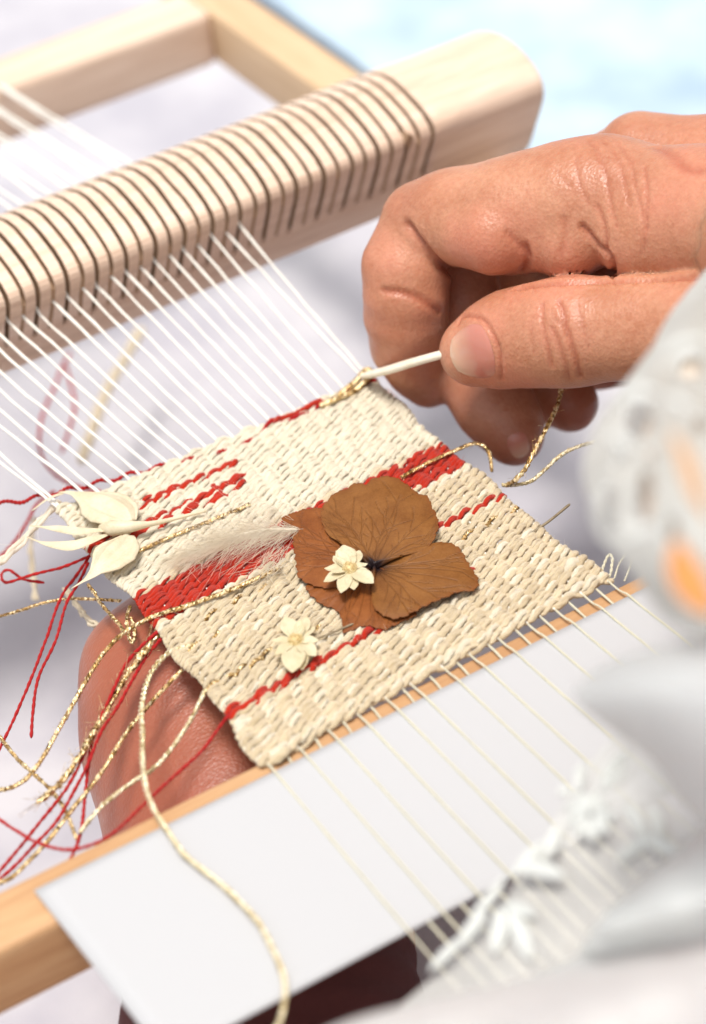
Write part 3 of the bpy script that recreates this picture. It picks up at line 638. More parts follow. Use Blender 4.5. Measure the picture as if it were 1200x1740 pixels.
def leaf(name, spine, widths, mat, parent, cup=.25, n=22, m_=9, twist=0.):
    """petal blade along a 3-D spine"""
    sp = catmull(spine, n); wd = np.interp(np.linspace(0, 1, n), np.linspace(0, 1, len(widths)), widths)
    t_, a_, b_ = frames(sp); u_ = np.linspace(-1, 1, m_); b_ = np.where(b_[:, 2:3] < 0, -b_, b_)
    v = sp[:, None] + wd[:, None, None]*(u_[None, :, None]*a_[:, None] + cup*(u_**2)[None, :, None]*b_[:, None])
    v += .06*wd[:, None, None]*(np.sin(u_*6)+.2*np.sin(u_*21+1))[None, :, None]*b_[:, None]
    i_ = np.arange(n-1)[:, None]; j_ = np.arange(m_-1)[None]
    f = np.stack([i_*m_+j_, i_*m_+j_+1, (i_+1)*m_+j_+1, (i_+1)*m_+j_], -1).reshape(-1, 4)
    o = link(name, qmesh(v.reshape(-1, 3), f), mat, parent); md = o.modifiers.new('t', 'SOLIDIFY'); md.thickness = .00008; return o
def star_flower(centre, tips, z0, label, seed, zt=.10):
    rg = np.random.default_rng(seed); o = empty('straw_flower', P(*centre, z0), label, 'dried flower')
    c = P(*centre, z0+.1)
    for k, (x, y) in enumerate(tips):
        tip = P(x, y, z0+zt+rg.uniform(-.05, .08)); d = tip-c; mid = c+d*.55; mid[2] += .03; st = c+d*.14
        w_ = np.linalg.norm(d)*rg.uniform(.20, .25)
        leaf('petal', [st, mid, c+d*.82, tip], [w_*.4, w_*.8, w_*1.05, w_, w_*.7, w_*.08], M['cream_petal'], o, .15)
        if rg.random() < .3:
            a_ = rg.uniform(-.35, .35); dd = np.array([d[0]*math.cos(a_)-d[1]*math.sin(a_), d[0]*math.sin(a_)+d[1]*math.cos(a_), d[2]])
            leaf('petal', [c+dd*.1+[0, 0, .03], c+dd*.4+[0, 0, .06], c+dd*.68+[0, 0, .12]], [w_*.3, w_*.65, w_*.6, w_*.12], M['cream_petal'], o, .4)
    # centre disc of tiny florets
    parts = []
    r_ = .145
    for k in range(90):
        rr = r_*math.sqrt((k+.5)/90); an = k*2.39996; p = c+np.array([rr*math.cos(an), rr*math.sin(an), .05+.02*math.cos(rr*9)])
        parts.append(tube_arrays(np.array([p, p+[0, 0, .025], p+[0, 0, .045]])+rg.normal(0, .004, 3), .011, 5))
    th = np.linspace(0, 2*math.pi, 20, endpoint=False); 
    parts.append(tube_arrays(np.array([c+[0, 0, -.03], c+[0, 0, .03], c+[0, 0, .055]]), [r_*1.05, r_*1.05, r_*.9], 18))
    v, f, u = merge(parts); link('flower_disc', qmesh(v, f, u), M['yellow_disc'], o); return o
star_flower((595, 968), Z8([(378, 420), (470, 450), (322, 482), (272, 552), (268, 628), (365, 690), (440, 672), (548, 635), (540, 585), (515, 525), (425, 462)]), .42, 'small cream flower with straw centre lying on the brown petals', 1)
f2 = star_flower((503, 1090), [(484, 1048), (503, 1056), (522, 1048), (462, 1088), (468, 1112), (497, 1142), (514, 1138), (537, 1114), (542, 1088), (535, 1064)], .16, 'small cream flower lying on the cream wool below the brown bloom', 2)
pp = catmull([P(530, 1088, .14), P(560, 1077, .14), P(600, 1060, .16)], 16); link('stem', tube(pp, .022, 7), M['dry_stem'], f2)
# ivory bloom at the left
orc = empty('ivory_bloom', P(190, 893, .2), 'dried ivory bloom with long tapering petal tips at the left of the weaving', 'dried flower')
IV = M['ivory']
def pz(*a): return [P(*q) for q in a]
leaf('petal', pz((222, 886, .42), (205, 868, .5), (175, 852, .5), (148, 843, .42), (118, 836, .35), (100, 836, .3)), [.15, .44, .54, .48, .24, .07, .02], IV, orc, -.22, 34, 41)
leaf('petal', pz((218, 908, .38), (205, 922, .45), (185, 943, .44), (168, 962, .36), (148, 982, .28), (121, 1000, .2)), [.16, .40, .49, .40, .15, .04, .01], IV, orc, -.22, 34, 41)
leaf('petal', pz((185, 901, .32), (160, 903, .36), (138, 906, .32), (115, 903, .28), (80, 897, .2), (50, 893, .1)), [.03, .09, .13, .10, .03, .01], IV, orc, .4, 26)
leaf('petal', pz((183, 909, .3), (160, 918, .34), (140, 926, .3), (120, 931, .26), (80, 925, .2), (45, 912, .1)), [.03, .13, .17, .10, .02, .01], IV, orc, .4, 26)
leaf('petal', pz((108, 838, .3), (92, 843, .25), (75, 852, .2), (54, 868, .1)), [.04, .03, .02, .01], IV, orc, .2, 16)
pp = catmull(pz((170, 897, .3), (200, 897, .36), (235, 893, .38), (262, 889, .32), (290, 883, .24), (322, 875, .2), (350, 868, .16)), 50)
link('stalk', tube(pp, np.interp(np.linspace(0, 1, 50), [0, .12, .3, .45, .7, 1], [.08, .17, .12, .06, .04, .03]), 12), IV, orc)
# plume
plm = empty('plume', P(400, 930, .2), 'fluffy cream plume lying across the red band left of the brown flower', 'plume')
ax_ = catmull(pz((505, 900, .3), (460, 900, .36), (410, 908, .36), (360, 925, .3), (315, 948, .25)), 60)
link('rachis', tube(ax_, np.linspace(.03, .012, 60), 7), M['fluff'], plm)
parts = []
def strand(p0, dpx, l, drop=.2, r=.0042):
    d = np.array(dpx, float); d /= np.linalg.norm(d); q = np.linspace(0, 1, 7)[:, None]; c_ = rng.normal(0, .22, 3); c_[2] = abs(c_[2])*.5-drop*.3
    pts = p0 + d*l*q + c_*l*q**2 + rng.normal(0, .02, 3)*np.sin(q*7); pts[:, 2] = np.maximum(pts[:, 2], .11)
    return tri_strip(pts, r, r*.5)
for k in range(750):
    i_ = int(59*rng.random()**1.1); p0 = ax_[i_]+rng.normal(0, .05, 3)*[1, 1, .5]
    if rng.random() < .75: dirv = P(320+rng.normal(0, 34), 968+rng.normal(0, 24), .2)-P(430, 912, .3)
    else: dirv = P(330+rng.normal(0, 30), 890+rng.normal(0, 25), .4)-P(430, 912, .3)
    parts.append(strand(p0, dirv, rng.uniform(.35, 1.25)*(.7+.5*(i_ < 35)), r=rng.uniform(.003, .0055)))
for k in range(26):
    p0 = P(rng.uniform(420, 500), rng.uniform(865, 910), .25); parts.append(strand(p0, P(400+rng.normal(0, 30), 800+rng.normal(0, 20), .5)-p0, rng.uniform(.6, 1.3), r=.0028))
for k in range(60):       # tuft near the brown petal, hooking down
    p0 = P(rng.uniform(440, 495), rng.uniform(925, 965), .3); parts.append(strand(p0, P(425+rng.normal(0, 35), 1000+rng.normal(0, 14), .15)-p0, rng.uniform(.3, .85), r=.005))
v, f, u = merge(parts); tag(link('barbs', qmesh(v, f, u), M['fluff'], plm), kind='stuff')

# ------------------------------------------------------------------ needle held by the hand
nd = catmull([P(612, 640, .18), Q(655, 630, 56.6), Q(705, 615, 55.6), Q(752, 602, 54.8), Q(800, 590, 54.2)], 40)
wd = np.interp(np.linspace(0, 1, 40), [0, .12, .4, 1], [.06, .12, .135, .12])
tag(link('cane_needle', tube(nd, wd, 14, .7), M['bone'], base=nd[0]), 'short pale cane needle gripped between thumb and forefinger', 'needle')

# ------------------------------------------------------------------ person: hands and forearms as signed distance fields
def cone_sdf(Pn, a, b, ra, rb):
    ba = b-a; L2 = (ba**2).sum(); h = np.clip(((Pn-a)@ba)/L2, 0, 1); return np.linalg.norm(Pn-a-h[..., None]*ba, axis=-1) - (ra+(rb-ra)*h)
def smin(a, b, k): 
    h = np.clip(.5+.5*(b-a)/k, 0, 1); return b*(1-h)+a*h-k*h*(1-h)
class Body:
    def __init__(s): s.groups = []      # (k_join, [chain of (pt, r)], k_inner)
    def chain(s, pts, k, kin=.35): s.groups.append((k, [(Q(x, y, d), r*d/F) for x, y, d, r in pts], kin))
    def sdf(s, X):
        tot = None
        for k, ch, kin in s.groups:
            g = None
            if len(ch) == 1: g = np.linalg.norm(X-ch[0][0], axis=-1)-ch[0][1]
            for (a, ra), (b, rb) in zip(ch[:-1], ch[1:]):
                d = cone_sdf(X, a, b, ra, rb); g = d if g is None else smin(g, d, kin)
            tot = g if tot is None else smin(tot, g, k)
        return tot
def surface_nets(fn, lo, hi, h):
    n = np.ceil((np.array(hi)-lo)/h).astype(int)+1
    xs_ = [lo[k]+np.arange(n[k])*h for k in range(3)]
    G = np.empty(n, np.float32)
    for i_ in range(n[0]):
        yy, zz = np.meshgrid(xs_[1], xs_[2], indexing='ij'); G[i_] = fn(np.stack([np.full_like(yy, xs_[0][i_]), yy, zz], -1))
    ins = G < 0; c = [ins[a:n[0]-1+a, b:n[1]-1+b, cc:n[2]-1+cc] for a in (0, 1) for b in (0, 1) for cc in (0, 1)]
    sm = sum(x.astype(np.int8) for x in c); act = (sm > 0) & (sm < 8); idx = np.full(act.shape, -1, np.int64); idx[act] = np.arange(act.sum())
    I = np.argwhere(act); acc = np.zeros((len(I), 3)); cnt = np.zeros(len(I))
    off = np.array([(a, b, cc) for a in (0, 1) for b in (0, 1) for cc in (0, 1)])
    for p in range(8):
        for q in range(p+1, 8):
            if np.abs(off[p]-off[q]).sum() != 1: continue
            gp = G[tuple((I+off[p]).T)]; gq = G[tuple((I+off[q]).T)]; cr = (gp < 0) != (gq < 0); t_ = np.where(cr, gp/(gp-gq+1e-12), 0)
            pos = off[p]+t_[:, None]*(off[q]-off[p]); acc += np.where(cr[:, None], pos, 0); cnt += cr
    v = (I+acc/cnt[:, None])*h+lo; faces = []
    for ax__ in range(3):
        sl0 = [slice(None)]*3; sl1 = [slice(None)]*3; sl0[ax__] = slice(0, -1); sl1[ax__] = slice(1, None)
        ch = ins[tuple(sl0)] != ins[tuple(sl1)]; E_ = np.argwhere(ch); o1, o2 = [k for k in range(3) if k != ax__]
        E_ = E_[(E_[:, o1] > 0) & (E_[:, o2] > 0) & (E_[:, o1] < n[o1]-1) & (E_[:, o2] < n[o2]-1)]
        d1 = np.zeros(3, int); d1[o1] = 1; d2 = np.zeros(3, int); d2[o2] = 1
        q = np.stack([idx[tuple((E_-d1-d2).T)], idx[tuple((E_-d2).T)], idx[tuple(E_.T)], idx[tuple((E_-d1).T)]], 1)
        flip = ins[tuple(E_.T)] ^ (ax__ == 1); q[~flip] = q[~flip][:, ::-1]; faces.append(q)
    f = np.vstack(faces); return v, f[(f >= 0).all(1)]
def newton(fn, v, it=3, e=.01):
    for _ in range(it):
        d = fn(v); g = np.stack([fn(v+np.eye(3)[k]*e)-fn(v-np.eye(3)[k]*e) for k in range(3)], -1)/(2*e); v = v-d[:, None]*g/((g**2).sum(-1)[:, None]+1e-6)
    return v, g/np.linalg.norm(g, axis=1)[:, None]
def march(fn, x, y, d0=44., d1=64.):
    r = ray(x, y); d = d0
    for _ in range(90):
        s_ = fn((CAM+r*d)[None])[0]
        if s_ < .004: return CAM+r*d
        d += s_*.8
        if d > d1: return None
    return CAM+r*d

RH = Body()
RH.chain([(1032, 338, 54.3, 100), (960, 348, 54.4, 98), (870, 366, 54.8, 92), (775, 368, 55.4, 74), (716, 374, 55.9, 67)], .4, .5)   # index proximal
RH.chain([(712, 380, 55.9, 64), (691, 450, 56.1, 76)], .10, .3)                                                           # middle phalanx
RH.chain([(691, 458, 56.1, 75), (690, 500, 56.2, 74)], .1, .2)
RH.chain([(690, 535, 56.5, 73), (696, 585, 57.3, 62), (714, 625, 57.7, 52), (730, 652, 57.9, 41)], .10, .3)                     # fingertip
RH.chain([(838, 400, 54.4, 68), (800, 396, 54.8, 60)], .14, .3)                                                           # pads
RH.chain([(962, 404, 54.1, 74), (940, 400, 54.2, 66)], .14, .3)
RH.chain([(1092, 398, 53.3, 80), (1180, 385, 52.9, 86)], .14, .3)
RH.chain([(1032, 338, 54.1, 100), (1200, 362, 53.0, 104), (1380, 430, 51, 150), (1650, 640, 47, 190), (1950, 880, 43, 230)], .5, .6)
RH.chain([(1088, 266, 56.3, 77), (1230, 296, 55.6, 92), (1380, 380, 53, 130)], .75, .5)                                       # middle knuckle
RH.chain([(1092, 268, 57.4, 76), (930, 365, 57.5, 76), (790, 405, 57.7, 68)], .2, .4)
RH.chain([(790, 405, 57.7, 66), (785, 520, 57.7, 66), (800, 615, 57.8, 64)], .12, .3)
RH.chain([(800, 635, 57.7, 66), (842, 690, 57.4, 64), (868, 728, 57.2, 54), (876, 745, 57.1, 44)], .12, .3)
RH.chain([(1000, 420, 60, 70), (850, 500, 60, 62), (880, 600, 59.3, 60), (930, 650, 58.8, 56), (962, 680, 58.5, 48), (974, 690, 58.4, 40)], .12, .3)
RH.chain([(1100, 450, 60.5, 62), (960, 560, 60.3, 50), (1010, 620, 59.8, 38), (1066, 628, 59.4, 32)], .12, .3)
RH.chain([(1180, 400, 56.5, 130), (1060, 470, 58.5, 100), (1240, 500, 55.5, 110)], .4, .5)                                    # palm
RH.chain([(900, 470, 57.4, 55), (960, 480, 56.3, 62), (1060, 468, 55.6, 80), (1180, 455, 55.2, 90)], .15, .3)
RH.chain([(798, 600, 54.9, 48), (825, 590, 54.8, 62), (872, 575, 54.4, 76), (935, 567, 53.9, 82), (985, 562, 53.6, 85), (1085, 556, 53.1, 82), (1200, 552, 52.4, 92), (1350, 520, 51.4, 130)], .04, .45)
creases = []   # (pts3d, radius, depth)
def crease(fn, pts, r, depth, n=40):
    pp = catmull(np.array(pts, float), n); q = [march(fn, x, y) for x, y in pp]; q = [p for p in q if p is not None]
    if len(q) > 2: creases.append((np.array(q), r, depth))
rf = RH.sdf
cr = [([(693, 383), (712, 408), (738, 438), (770, 462)], .10, .13), ([(652, 494), (685, 498), (718, 510), (748, 530)], .07, .07),
      ([(893, 418), (897, 436), (890, 462)], .07, .08), ([(862, 395), (885, 418), (896, 436)], .06, .04), ([(958, 372), (962, 400), (955, 430)], .08, .03),
      ([(990, 385), (1015, 415), (1038, 438), (1043, 470)], .07, .09), ([(1016, 350), (1028, 390), (1032, 430), (1045, 468)], .05, .05),
      ([(1000, 238), (1018, 262), (1030, 300), (1038, 345), (1048, 385)], .045, .035), ([(1025, 240), (1050, 270), (1062, 310), (1070, 350)], .04, .03),
      ([(1050, 243), (1072, 275), (1080, 315), (1090, 355), (1098, 390)], .04, .03), ([(1096, 285), (1100, 330), (1098, 380), (1092, 430)], .045, .04), ([(978, 270), (985, 310), (1000, 345)], .04, .025),
      ([(945, 290), (955, 302), (970, 318)], .035, .02), ([(1120, 250), (1140, 262), (1165, 285), (1190, 290)], .12, .05),
      ([(922, 516), (922, 547), (931, 590), (938, 622)], .045, .045), ([(950, 512), (957, 530), (963, 560), (977, 603), (988, 642)], .05, .06),
      ([(938, 556), (950, 585), (961, 618), (968, 645)], .045, .045), ([(945, 545), (958, 556), (966, 575)], .04, .035), ([(980, 515), (988, 545), (1000, 590)], .04, .03), ([(905, 540), (903, 570), (908, 600)], .035, .02),
      ([(778, 552), (787, 538), (817, 541), (836, 565), (850, 603), (851, 645)], .04, .06), ([(752, 700), (775, 716)], .05, .03), ([(880, 489), (930, 482), (990, 478), (1045, 477), (1110, 474), (1160, 471), (1200, 470)], .075, .16)]
for pts, r, dpt in cr: crease(rf, pts, r, dpt)
def hand_mesh(body, lo, hi, h, tips, use_cr=True, blush_shade_r=1.1):
    v, f = surface_nets(body.sdf, lo, hi, h); v, nn = newton(body.sdf, v, 2)
    cz = np.zeros(len(v)); disp = np.zeros(len(v))
    if use_cr:
        for q, r, dpt in creases:
            sel = np.where((np.abs(v-q.mean(0)) < np.ptp(q, axis=0)/2+.35).all(1))[0]
            if not len(sel): continue
            dd = np.full(len(sel), 9.)
            for a, b in zip(q[:-1], q[1:]):
                ab = b-a; t_ = np.clip(((v[sel]-a)@ab)/(ab@ab+1e-9), 0, 1); dd = np.minimum(dd, np.linalg.norm(v[sel]-a-t_[:, None]*ab, axis=1))
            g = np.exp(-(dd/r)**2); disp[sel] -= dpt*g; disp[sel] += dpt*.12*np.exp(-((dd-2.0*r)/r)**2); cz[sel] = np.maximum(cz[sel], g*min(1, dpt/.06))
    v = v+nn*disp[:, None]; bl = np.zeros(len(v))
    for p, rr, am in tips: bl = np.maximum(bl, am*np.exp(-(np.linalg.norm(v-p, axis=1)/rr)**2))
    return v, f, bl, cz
tips_r = [(Q(735, 655, 56.4), .7, .8), (Q(880, 760, 57), 1.0, .75), (Q(985, 700, 58), 1.0, .8), (Q(1060, 640, 59), 1.0, .7), (Q(840, 640, 57), 1.4, .5), (Q(770, 480, 56), .7, .35), (Q(850, 440, 54.5), .9, .25), (Q(965, 565, 53), .6, .35), (Q(1045, 300, 53), .9, .3), (Q(670, 350, 55), .6, .3), (Q(1100, 215, 55), .9, .3), (Q(990, 440, 54), .8, .2), (Q(690, 540, 55.5), .9, .25), (Q(860, 500, 58.6), 2.2, .85), (Q(1100, 480, 56), 1.0, .5)]  # red tips and knuckles; the spots between the fingers are painted shade
lo = np.min([Q(600, 170, 53), Q(1260, 800, 50), Q(600, 800, 60.5), Q(1260, 170, 60)], 0)
c8 = np.array([Q(x, y, d) for x in (595, 1290) for y in (160, 810) for d in (51.0, 61.5)]); lo, hi = c8.min(0), c8.max(0)
# keep only the part in front of the wrist at high resolution
cut = Q(1290, 400, 53)
def rh_fine(X):
    return RH.sdf(X)
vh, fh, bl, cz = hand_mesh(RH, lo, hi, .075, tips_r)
LH = Body()
LH.chain([(560, 2500, 46, 250), (480, 1900, 49.6, 236), (452, 1600, 51.8, 236), (405, 1400, 53.2, 212), (345, 1240, 54.4, 196), (318, 1165, 55.0, 176)], .4, .8)
LH.chain([(318, 1165, 55.2, 165), (420, 980, 57.5, 120), (470, 800, 59.6, 52), (500, 765, 60.2, 46), (570, 728, 60.7, 46), (640, 700, 61.2, 42)], .3, .4)
LH.chain([(350, 1120, 56, 120), (480, 960, 58.5, 60), (600, 860, 60.5, 50), (690, 840, 61.3, 45)], .25, .4)
LH.chain([(400, 1150, 56, 110), (540, 1040, 57.8, 58), (660, 960, 59.2, 50), (750, 930, 60, 42)], .25, .4)
LH.chain([(420, 1220, 55.4, 110), (560, 1140, 56.6, 52), (660, 1080, 57.6, 44), (730, 1050, 58.2, 38)], .25, .4)
LH.chain([(250, 1200, 53.9, 105), (235, 1130, 54.6, 85), (262, 1085, 55.6, 62)], .3, .4)
c8 = np.array([[p-r*1.2, p+r*1.2] for k, ch, ki in LH.groups for p, r in ch]).reshape(-1, 3); lo, hi = c8.min(0), c8.max(0); lo = np.maximum(lo, [-20, -26, -14])
vl, fl_, bl2, cz2 = hand_mesh(LH, lo, hi, .16, [(P(560, 690, -1), 2.2, .9), (Q(300, 1180, 53), 4.5, .9), (Q(380, 1350, 51), 5, .9)], False)  # palm and wrist spots paint shade onto the left hand

CB = Body()
def wch(pts, k, kin): CB.groups.append((k, [(np.array(p, float), r) for p, r in pts], kin))
wch([(Q(1260, 385, 52.6), 1.4), (Q(1400, 440, 50.8), 1.9), (Q(1650, 640, 47), 2.4), (Q(1950, 880, 43), 3.0), ((34, -12, 6), 3.6), ((33, -26, 18), 4.4), ((28, -29, 19), 4.5)], .5, 1.0)
wch([(Q(484, 1930, 49.5), 2.4), (Q(560, 2500, 46), 2.9), ((0, -33, -2), 3.4), ((3, -36, 6), 4.0), ((7, -34, 17), 4.4), ((12, -31, 19), 4.5)], .5, 1.0)
wch([((9, -39, -30), 10), ((8.5, -39, -12), 9), ((8.5, -39, 5), 10), ((8.5, -39, 15), 8)], 2., 2.)
wch([((8.5, -39, 20), 5.), ((8.5, -40, 27), 4.6)], 2., 2.)
c8 = np.array([[p-r*1.2, p+r*1.2] for k, ch, ki in CB.groups for p, r in ch]).reshape(-1, 3)
va, fa = surface_nets(CB.sdf, c8.min(0)-1, c8.max(0)+1, .7); va, _n = newton(CB.sdf, va, 2)
print('coarse', len(va))
pers = empty('person', Q(1300, 1500, 50), 'person in a white lace sleeved dress working the weaving with both hands', 'person')
Vb = np.vstack([vh, va, vl]); Fb = np.vstack([fh, fa+len(vh), fl_+len(vh)+len(va)])
# unseen dress round the torso, added for the shade it casts
th = np.linspace(0, 2*math.pi, 49)[:-1]; lv = np.linspace(-34, 21, 30)
rx = np.interp(lv, [-34, -16, 2, 14, 20, 21], [17, 12.5, 12.5, 14, 11, 6]); v = np.array([[8.5+r*math.cos(a)*(1+.03*math.sin(a*9)), -39+r*.85*math.sin(a)*(1+.03*math.sin(a*9)), z] for z, r in zip(lv, rx) for a in th])
i = np.arange(29)[:, None]; j = np.arange(48)[None]; j2 = (j+1) % 48
link('unseen_bodice', qmesh(v, np.stack([i*48+j, i*48+j2, (i+1)*48+j2, (i+1)*48+j], -1).reshape(-1, 4)), M['blouse'], pers)
body = link('body', qmesh(Vb, Fb, attrs={'blush_shade': np.r_[bl, np.zeros(len(va)), bl2], 'crease': np.r_[cz, np.zeros(len(va)), cz2]}), M['skin'], pers)
# thumbnail and a nail on the middle finger
def nail(fn, quad, lift=.034, n=30, bulge=.05):
    q = np.array(quad, float)   # free-left, cuticle-left, cuticle-right, free-right
    pts = []; tipa = []
    for a in np.linspace(0, 1, n):
        for b_ in np.linspace(0, 1, n):
            # superellipse rounding of the quad
            aa, bb_ = 2*a-1, 2*b_-1; u_ = aa*math.sqrt(1-.38*bb_*bb_); w_ = bb_*math.sqrt(1-.38*aa*aa); a2, b2 = (u_+1)/2, (w_+1)/2
            p = (q[0]*(1-a2)+q[1]*a2)*(1-b2)+(q[3]*(1-a2)+q[2]*a2)*b2; m_ = march(fn, *p)
            pts.append(m_); tipa.append(max(0, 1-a2*1.6) if a2 > .07 else 1.6)
    ok = [p for p in pts if p is not None]; pts = np.array([p if p is not None else ok[0] for p in pts]); pts, nn = newton(fn, pts, 1)
    ea = 1-np.abs(np.linspace(-1, 1, n))**4; lift_ = lift + (bulge*ea[:, None]*ea[None]).ravel()*.6-.025*(1-(ea[:, None]*ea[None]).ravel()); pts = pts+nn*lift_[:, None]
    i_ = np.arange(n-1)[:, None]; j_ = np.arange(n-1)[None]; return qmesh(pts, np.stack([i_*n+j_, i_*n+j_+1, (i_+1)*n+j_+1, (i_+1)*n+j_], -1).reshape(-1, 4), attrs={'tip': np.array(tipa)})
o = link('thumbnail', nail(rf, [(760, 574), (822, 538), (852, 648), (772, 636)]), M['nail'], body)
o = link('fingernail', nail(rf, [(908, 772), (893, 724), (853, 742), (872, 788)], lift=.004, bulge=.03), M['nail'], body)

cpts = catmull(np.array([Q(448, 1560, 51.9), Q(455, 1640, 51.5), Q(466, 1760, 50.7), Q(480, 1900, 49.8)]), 24)  # dark tube added over the forearm to make it read dark
cm, _t, _b = newmat('maroon_cover', (.11, .030, .028), .9); bump(_t, _b, noise(_t, coords(_t, (1, 1, 1)), 6, 3), .5, .05)
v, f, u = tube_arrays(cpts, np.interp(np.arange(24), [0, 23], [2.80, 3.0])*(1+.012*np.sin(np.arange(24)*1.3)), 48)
tag(link('forearm_cover', qmesh(v, f, u), cm, pers), 'dark maroon cover added over the left forearm')
# sleeve: a flared lace cuff round the forearm, close to the lens
sil = [(1330, 330, 47, 0), (1215, 470, 45.0, 150), (1140, 560, 43.2, 230), (1090, 640, 41.8, 290), (1035, 730, 40.6, 340), (1008, 810, 39.8, 370), (1022, 880, 39.2, 360), (1068, 930, 38.8, 320), (1110, 985, 38.6, 290), (1150, 1040, 38.4, 260), (1230, 1075, 38.2, 200)]
sp_ = catmull(np.array(sil, float), 150); nph = 120; phs = np.linspace(-1.2, 2.5, nph); vv = []; pxs = []
for (x, y, d, rpx) in sp_:
    d = 47-(47-d)*1.45
    for ph in phs:
        wv = 1+.03*math.sin(ph*9+y*.02)
        X_ = x+rpx*(1-math.cos(ph)*wv)+0; dd = d + rpx/F*d*(-math.sin(ph)*1.0) + 1.2; vv.append(Q(X_, y+18*math.sin(ph*3), dd)); pxs.append((X_, y+18*math.sin(ph*3), ph))
vv = np.array(vv); pxs = np.array(pxs); i = np.arange(149)[:, None]; j = np.arange(nph-1)[None]
f = np.stack([i*nph+j, i*nph+j+1, (i+1)*nph+j+1, (i+1)*nph+j], -1).reshape(-1, 4)
eye = [(1178, 632, 26, 26), (1040, 868, 15, 42), (1102, 850, 20, 50), (1090, 722, 28, 34), (1108, 780, 12, 16), (1190, 730, 14, 22), (1060, 790, 9, 12), (1150, 905, 14, 30)]
fc = pxs[f].mean(1); keep = np.ones(len(f), bool)
for ex, ey, ea_, eb in eye: keep &= ~((((fc[:, 0]-ex)/ea_)**2+((fc[:, 1]-ey)/eb)**2 < 1) & (fc[:, 2] > -.3) & (fc[:, 2] < 1.6))
slv = link('lace_sleeve', qmesh(vv, f[keep]), M['blouse'], pers)
cpx = np.array([Q(x+rpx, y, 47-(47-d)*1.45+1.2) for (x, y, d, rpx) in sp_]); vin = vv.reshape(150, nph, 3); vin = cpx[:, None]+(vin-cpx[:, None])*.80
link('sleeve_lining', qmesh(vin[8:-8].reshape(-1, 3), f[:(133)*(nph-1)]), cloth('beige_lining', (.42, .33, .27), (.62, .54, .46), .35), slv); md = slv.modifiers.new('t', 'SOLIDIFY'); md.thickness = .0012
def patch(name, pts, wpx, d, mat, parent):
    """raised embroidered satin-stitch petal"""
    p2 = catmull(np.array(pts, float), 18); tg = np.gradient(p2, axis=0); tg /= np.linalg.norm(tg, axis=1)[:, None]; sd = np.stack([-tg[:, 1], tg[:, 0]], 1)
    wv = wpx*np.sin(np.linspace(.15, math.pi-.15, 18))**.8; u_ = np.linspace(-1, 1, 7)
    dz = np.full(18, d) if d is not None else 43.7-1.6-.25-.0016*(p2[:, 1]-1215)-.0085*np.clip(p2[:, 0]-np.interp(p2[:, 1], [1215, 1320, 1460, 1600, 1700], [1075, 985, 905, 800, 690]), 0, 400)
    vq = np.array([Q(p2[i_, 0]+sd[i_, 0]*wv[i_]*k, p2[i_, 1]+sd[i_, 1]*wv[i_]*k, dz[i_]-.03*(1-k*k)) for i_ in range(18) for k in u_])
    i_ = np.arange(17)[:, None]; j_ = np.arange(6)[None]; o_ = link(name, qmesh(vq, np.stack([i_*7+j_, i_*7+j_+1, (i_+1)*7+j_+1, (i_+1)*7+j_], -1).reshape(-1, 4)), mat, parent)
    md_ = o_.modifiers.new('t', 'SOLIDIFY'); md_.thickness = .0004; return o_
patch('embroidered_petal', [(1150, 920), (1160, 965), (1185, 1010), (1215, 1045)], 30, 31.9, M['orange'], slv)
patch('embroidered_petal', [(1140, 735), (1165, 780), (1185, 840), (1205, 880)], 16, 32.4, M['peach'], slv)
for (a_, b_, c_, d_) in ((1130, 610, 1200, 580), (1050, 680, 1120, 670), (1030, 740, 1075, 770), (1060, 920, 1120, 900), (1130, 680, 1170, 700)):
    patch('embroidered_petal', [(a_, b_), ((a_+c_)/2, (b_+d_)/2-8), (c_, d_)], 12, 33.0, M['stitch'], slv)

# dress: sheer embroidered overlay and white lining folds at the lower right
def drape(name, rows, mat, parent, nu=60, nv=60, thick=.0008, ripple=0., near=1.7, off=0.):
    """rows: list of rows of (x, y, depth)"""
    rws = [catmull(np.array(r_, float), nu) for r_ in rows]; g = np.array([catmull(np.array([r_[k] for r_ in rws]), nv) for k in range(nu)]); g[..., 2] = 44-(44-g[..., 2])*near-off
    if ripple: g[..., 2] += ripple*np.sin(g[..., 0]*.021+g[..., 1]*.034)+ripple*.5*np.sin(g[..., 0]*.05-g[..., 1]*.03)
    v = np.array([Q(*p) for p in g.reshape(-1, 3)]); i_ = np.arange(nu-1)[:, None]; j_ = np.arange(nv-1)[None]
    o = link(name, qmesh(v, np.stack([i_*nv+j_, i_*nv+j_+1, (i_+1)*nv+j_+1, (i_+1)*nv+j_], -1).reshape(-1, 4)), mat, parent)
    if thick: md = o.modifiers.new('t', 'SOLIDIFY'); md.thickness = thick
    return o
drs = drape('tulle_overlay', [[(1075, 1215, 43.6), (1180, 1200, 42.2), (1300, 1240, 41)], [(985, 1320, 43.8), (1110, 1330, 42), (1300, 1350, 40.6)], [(905, 1460, 43.6), (1050, 1480, 42), (1300, 1500, 40.5)], [(800, 1600, 43.2), (950, 1620, 41.6), (1300, 1650, 40)], [(690, 1700, 42.8), (900, 1760, 41), (1300, 1850, 39.5)], [(500, 1850, 42), (900, 1900, 41), (1300, 2000, 39.5)]], M['tulle'], pers, thick=0, ripple=.12, near=1.0, off=1.6)
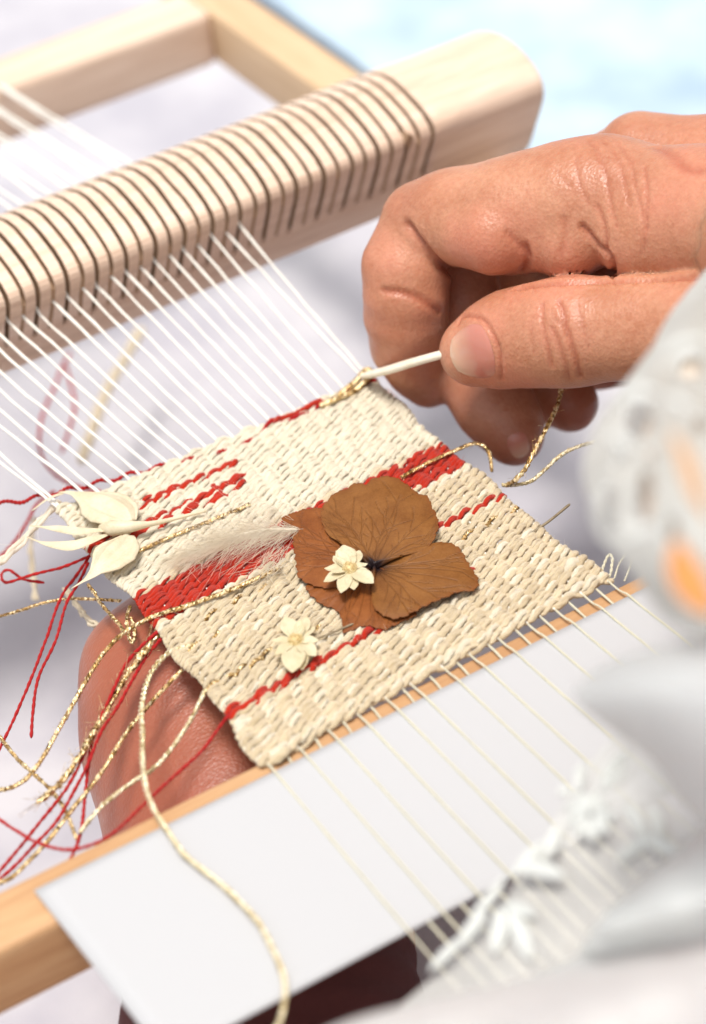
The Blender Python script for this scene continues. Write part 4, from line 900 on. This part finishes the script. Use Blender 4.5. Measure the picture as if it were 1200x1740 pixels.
drape('upper_frill', [[(1010, 1140, 40.2), (1080, 1110, 39.5), (1200, 1085, 39), (1330, 1080, 38.5)], [(975, 1185, 40), (1080, 1160, 38.8), (1200, 1140, 38.2), (1330, 1140, 38)], [(1035, 1240, 40), (1110, 1230, 38.9), (1210, 1220, 38), (1330, 1220, 37.8)], [(1105, 1290, 40.4), (1160, 1310, 39.2), (1230, 1340, 38.6), (1330, 1360, 38)], [(1165, 1370, 41), (1200, 1400, 40), (1260, 1430, 39), (1330, 1460, 38)]], M['skirt'], pers)
drape('skirt_lining', [[(1180, 1420, 42), (1230, 1380, 41), (1330, 1340, 40)], [(1060, 1520, 41.6), (1160, 1470, 40.4), (1330, 1420, 39.4)], [(1010, 1575, 40.6), (1140, 1545, 39.6), (1330, 1500, 39)], [(980, 1625, 41.4), (1130, 1610, 40.6), (1330, 1570, 40)], [(880, 1665, 41.2), (1080, 1650, 40), (1330, 1625, 39)], [(720, 1700, 40.6), (1000, 1690, 39.4), (1330, 1690, 38.4)], [(560, 1748, 40), (900, 1760, 39), (1330, 1760, 38)], [(400, 1850, 39.6), (800, 1860, 38.6), (1330, 1900, 37)]], M['skirt'], pers, 70, 90, ripple=.16)
def blossom(cx, cy, r0, n, d, ang0=0):
    for k in range(n):
        a_ = ang0+k*2*math.pi/n; patch('embroidered_petal', [(cx+6*math.cos(a_), cy+6*math.sin(a_)), (cx+r0*.6*math.cos(a_+.1), cy+r0*.6*math.sin(a_+.1)), (cx+r0*math.cos(a_), cy+r0*math.sin(a_))], r0*.26, d, M['stitch'], drs)
blossom(1003, 1385, 44, 9, None); 
for pts, w_ in (([(1022, 1345), (1040, 1310), (1065, 1275)], 13), ([(1030, 1340), (1058, 1320), (1075, 1300)], 10), ([(975, 1350), (960, 1345), (948, 1350)], 9), ([(985, 1345), (985, 1315), (995, 1295)], 9),
                ([(1058, 1362), (1080, 1390), (1098, 1428)], 12), ([(1105, 1365), (1118, 1395), (1120, 1430)], 11), ([(1120, 1425), (1080, 1440), (1048, 1468)], 12), ([(1098, 1428), (1130, 1440), (1160, 1450)], 11),
                ([(950, 1400), (940, 1430), (925, 1460)], 12), ([(925, 1430), (900, 1460), (870, 1490)], 12), ([(880, 1480), (920, 1478), (958, 1490)], 14), ([(860, 1490), (830, 1530), (800, 1560)], 10),
                ([(850, 1540), (850, 1580), (840, 1620)], 15), ([(865, 1545), (885, 1585), (900, 1630)], 15), ([(855, 1538), (885, 1545), (910, 1558)], 11), ([(830, 1550), (800, 1580), (780, 1610)], 12), ([(790, 1590), (760, 1620), (730, 1650)], 10)):
    patch('embroidered_petal', pts, w_*1.05, None, M['stitch'], drs)
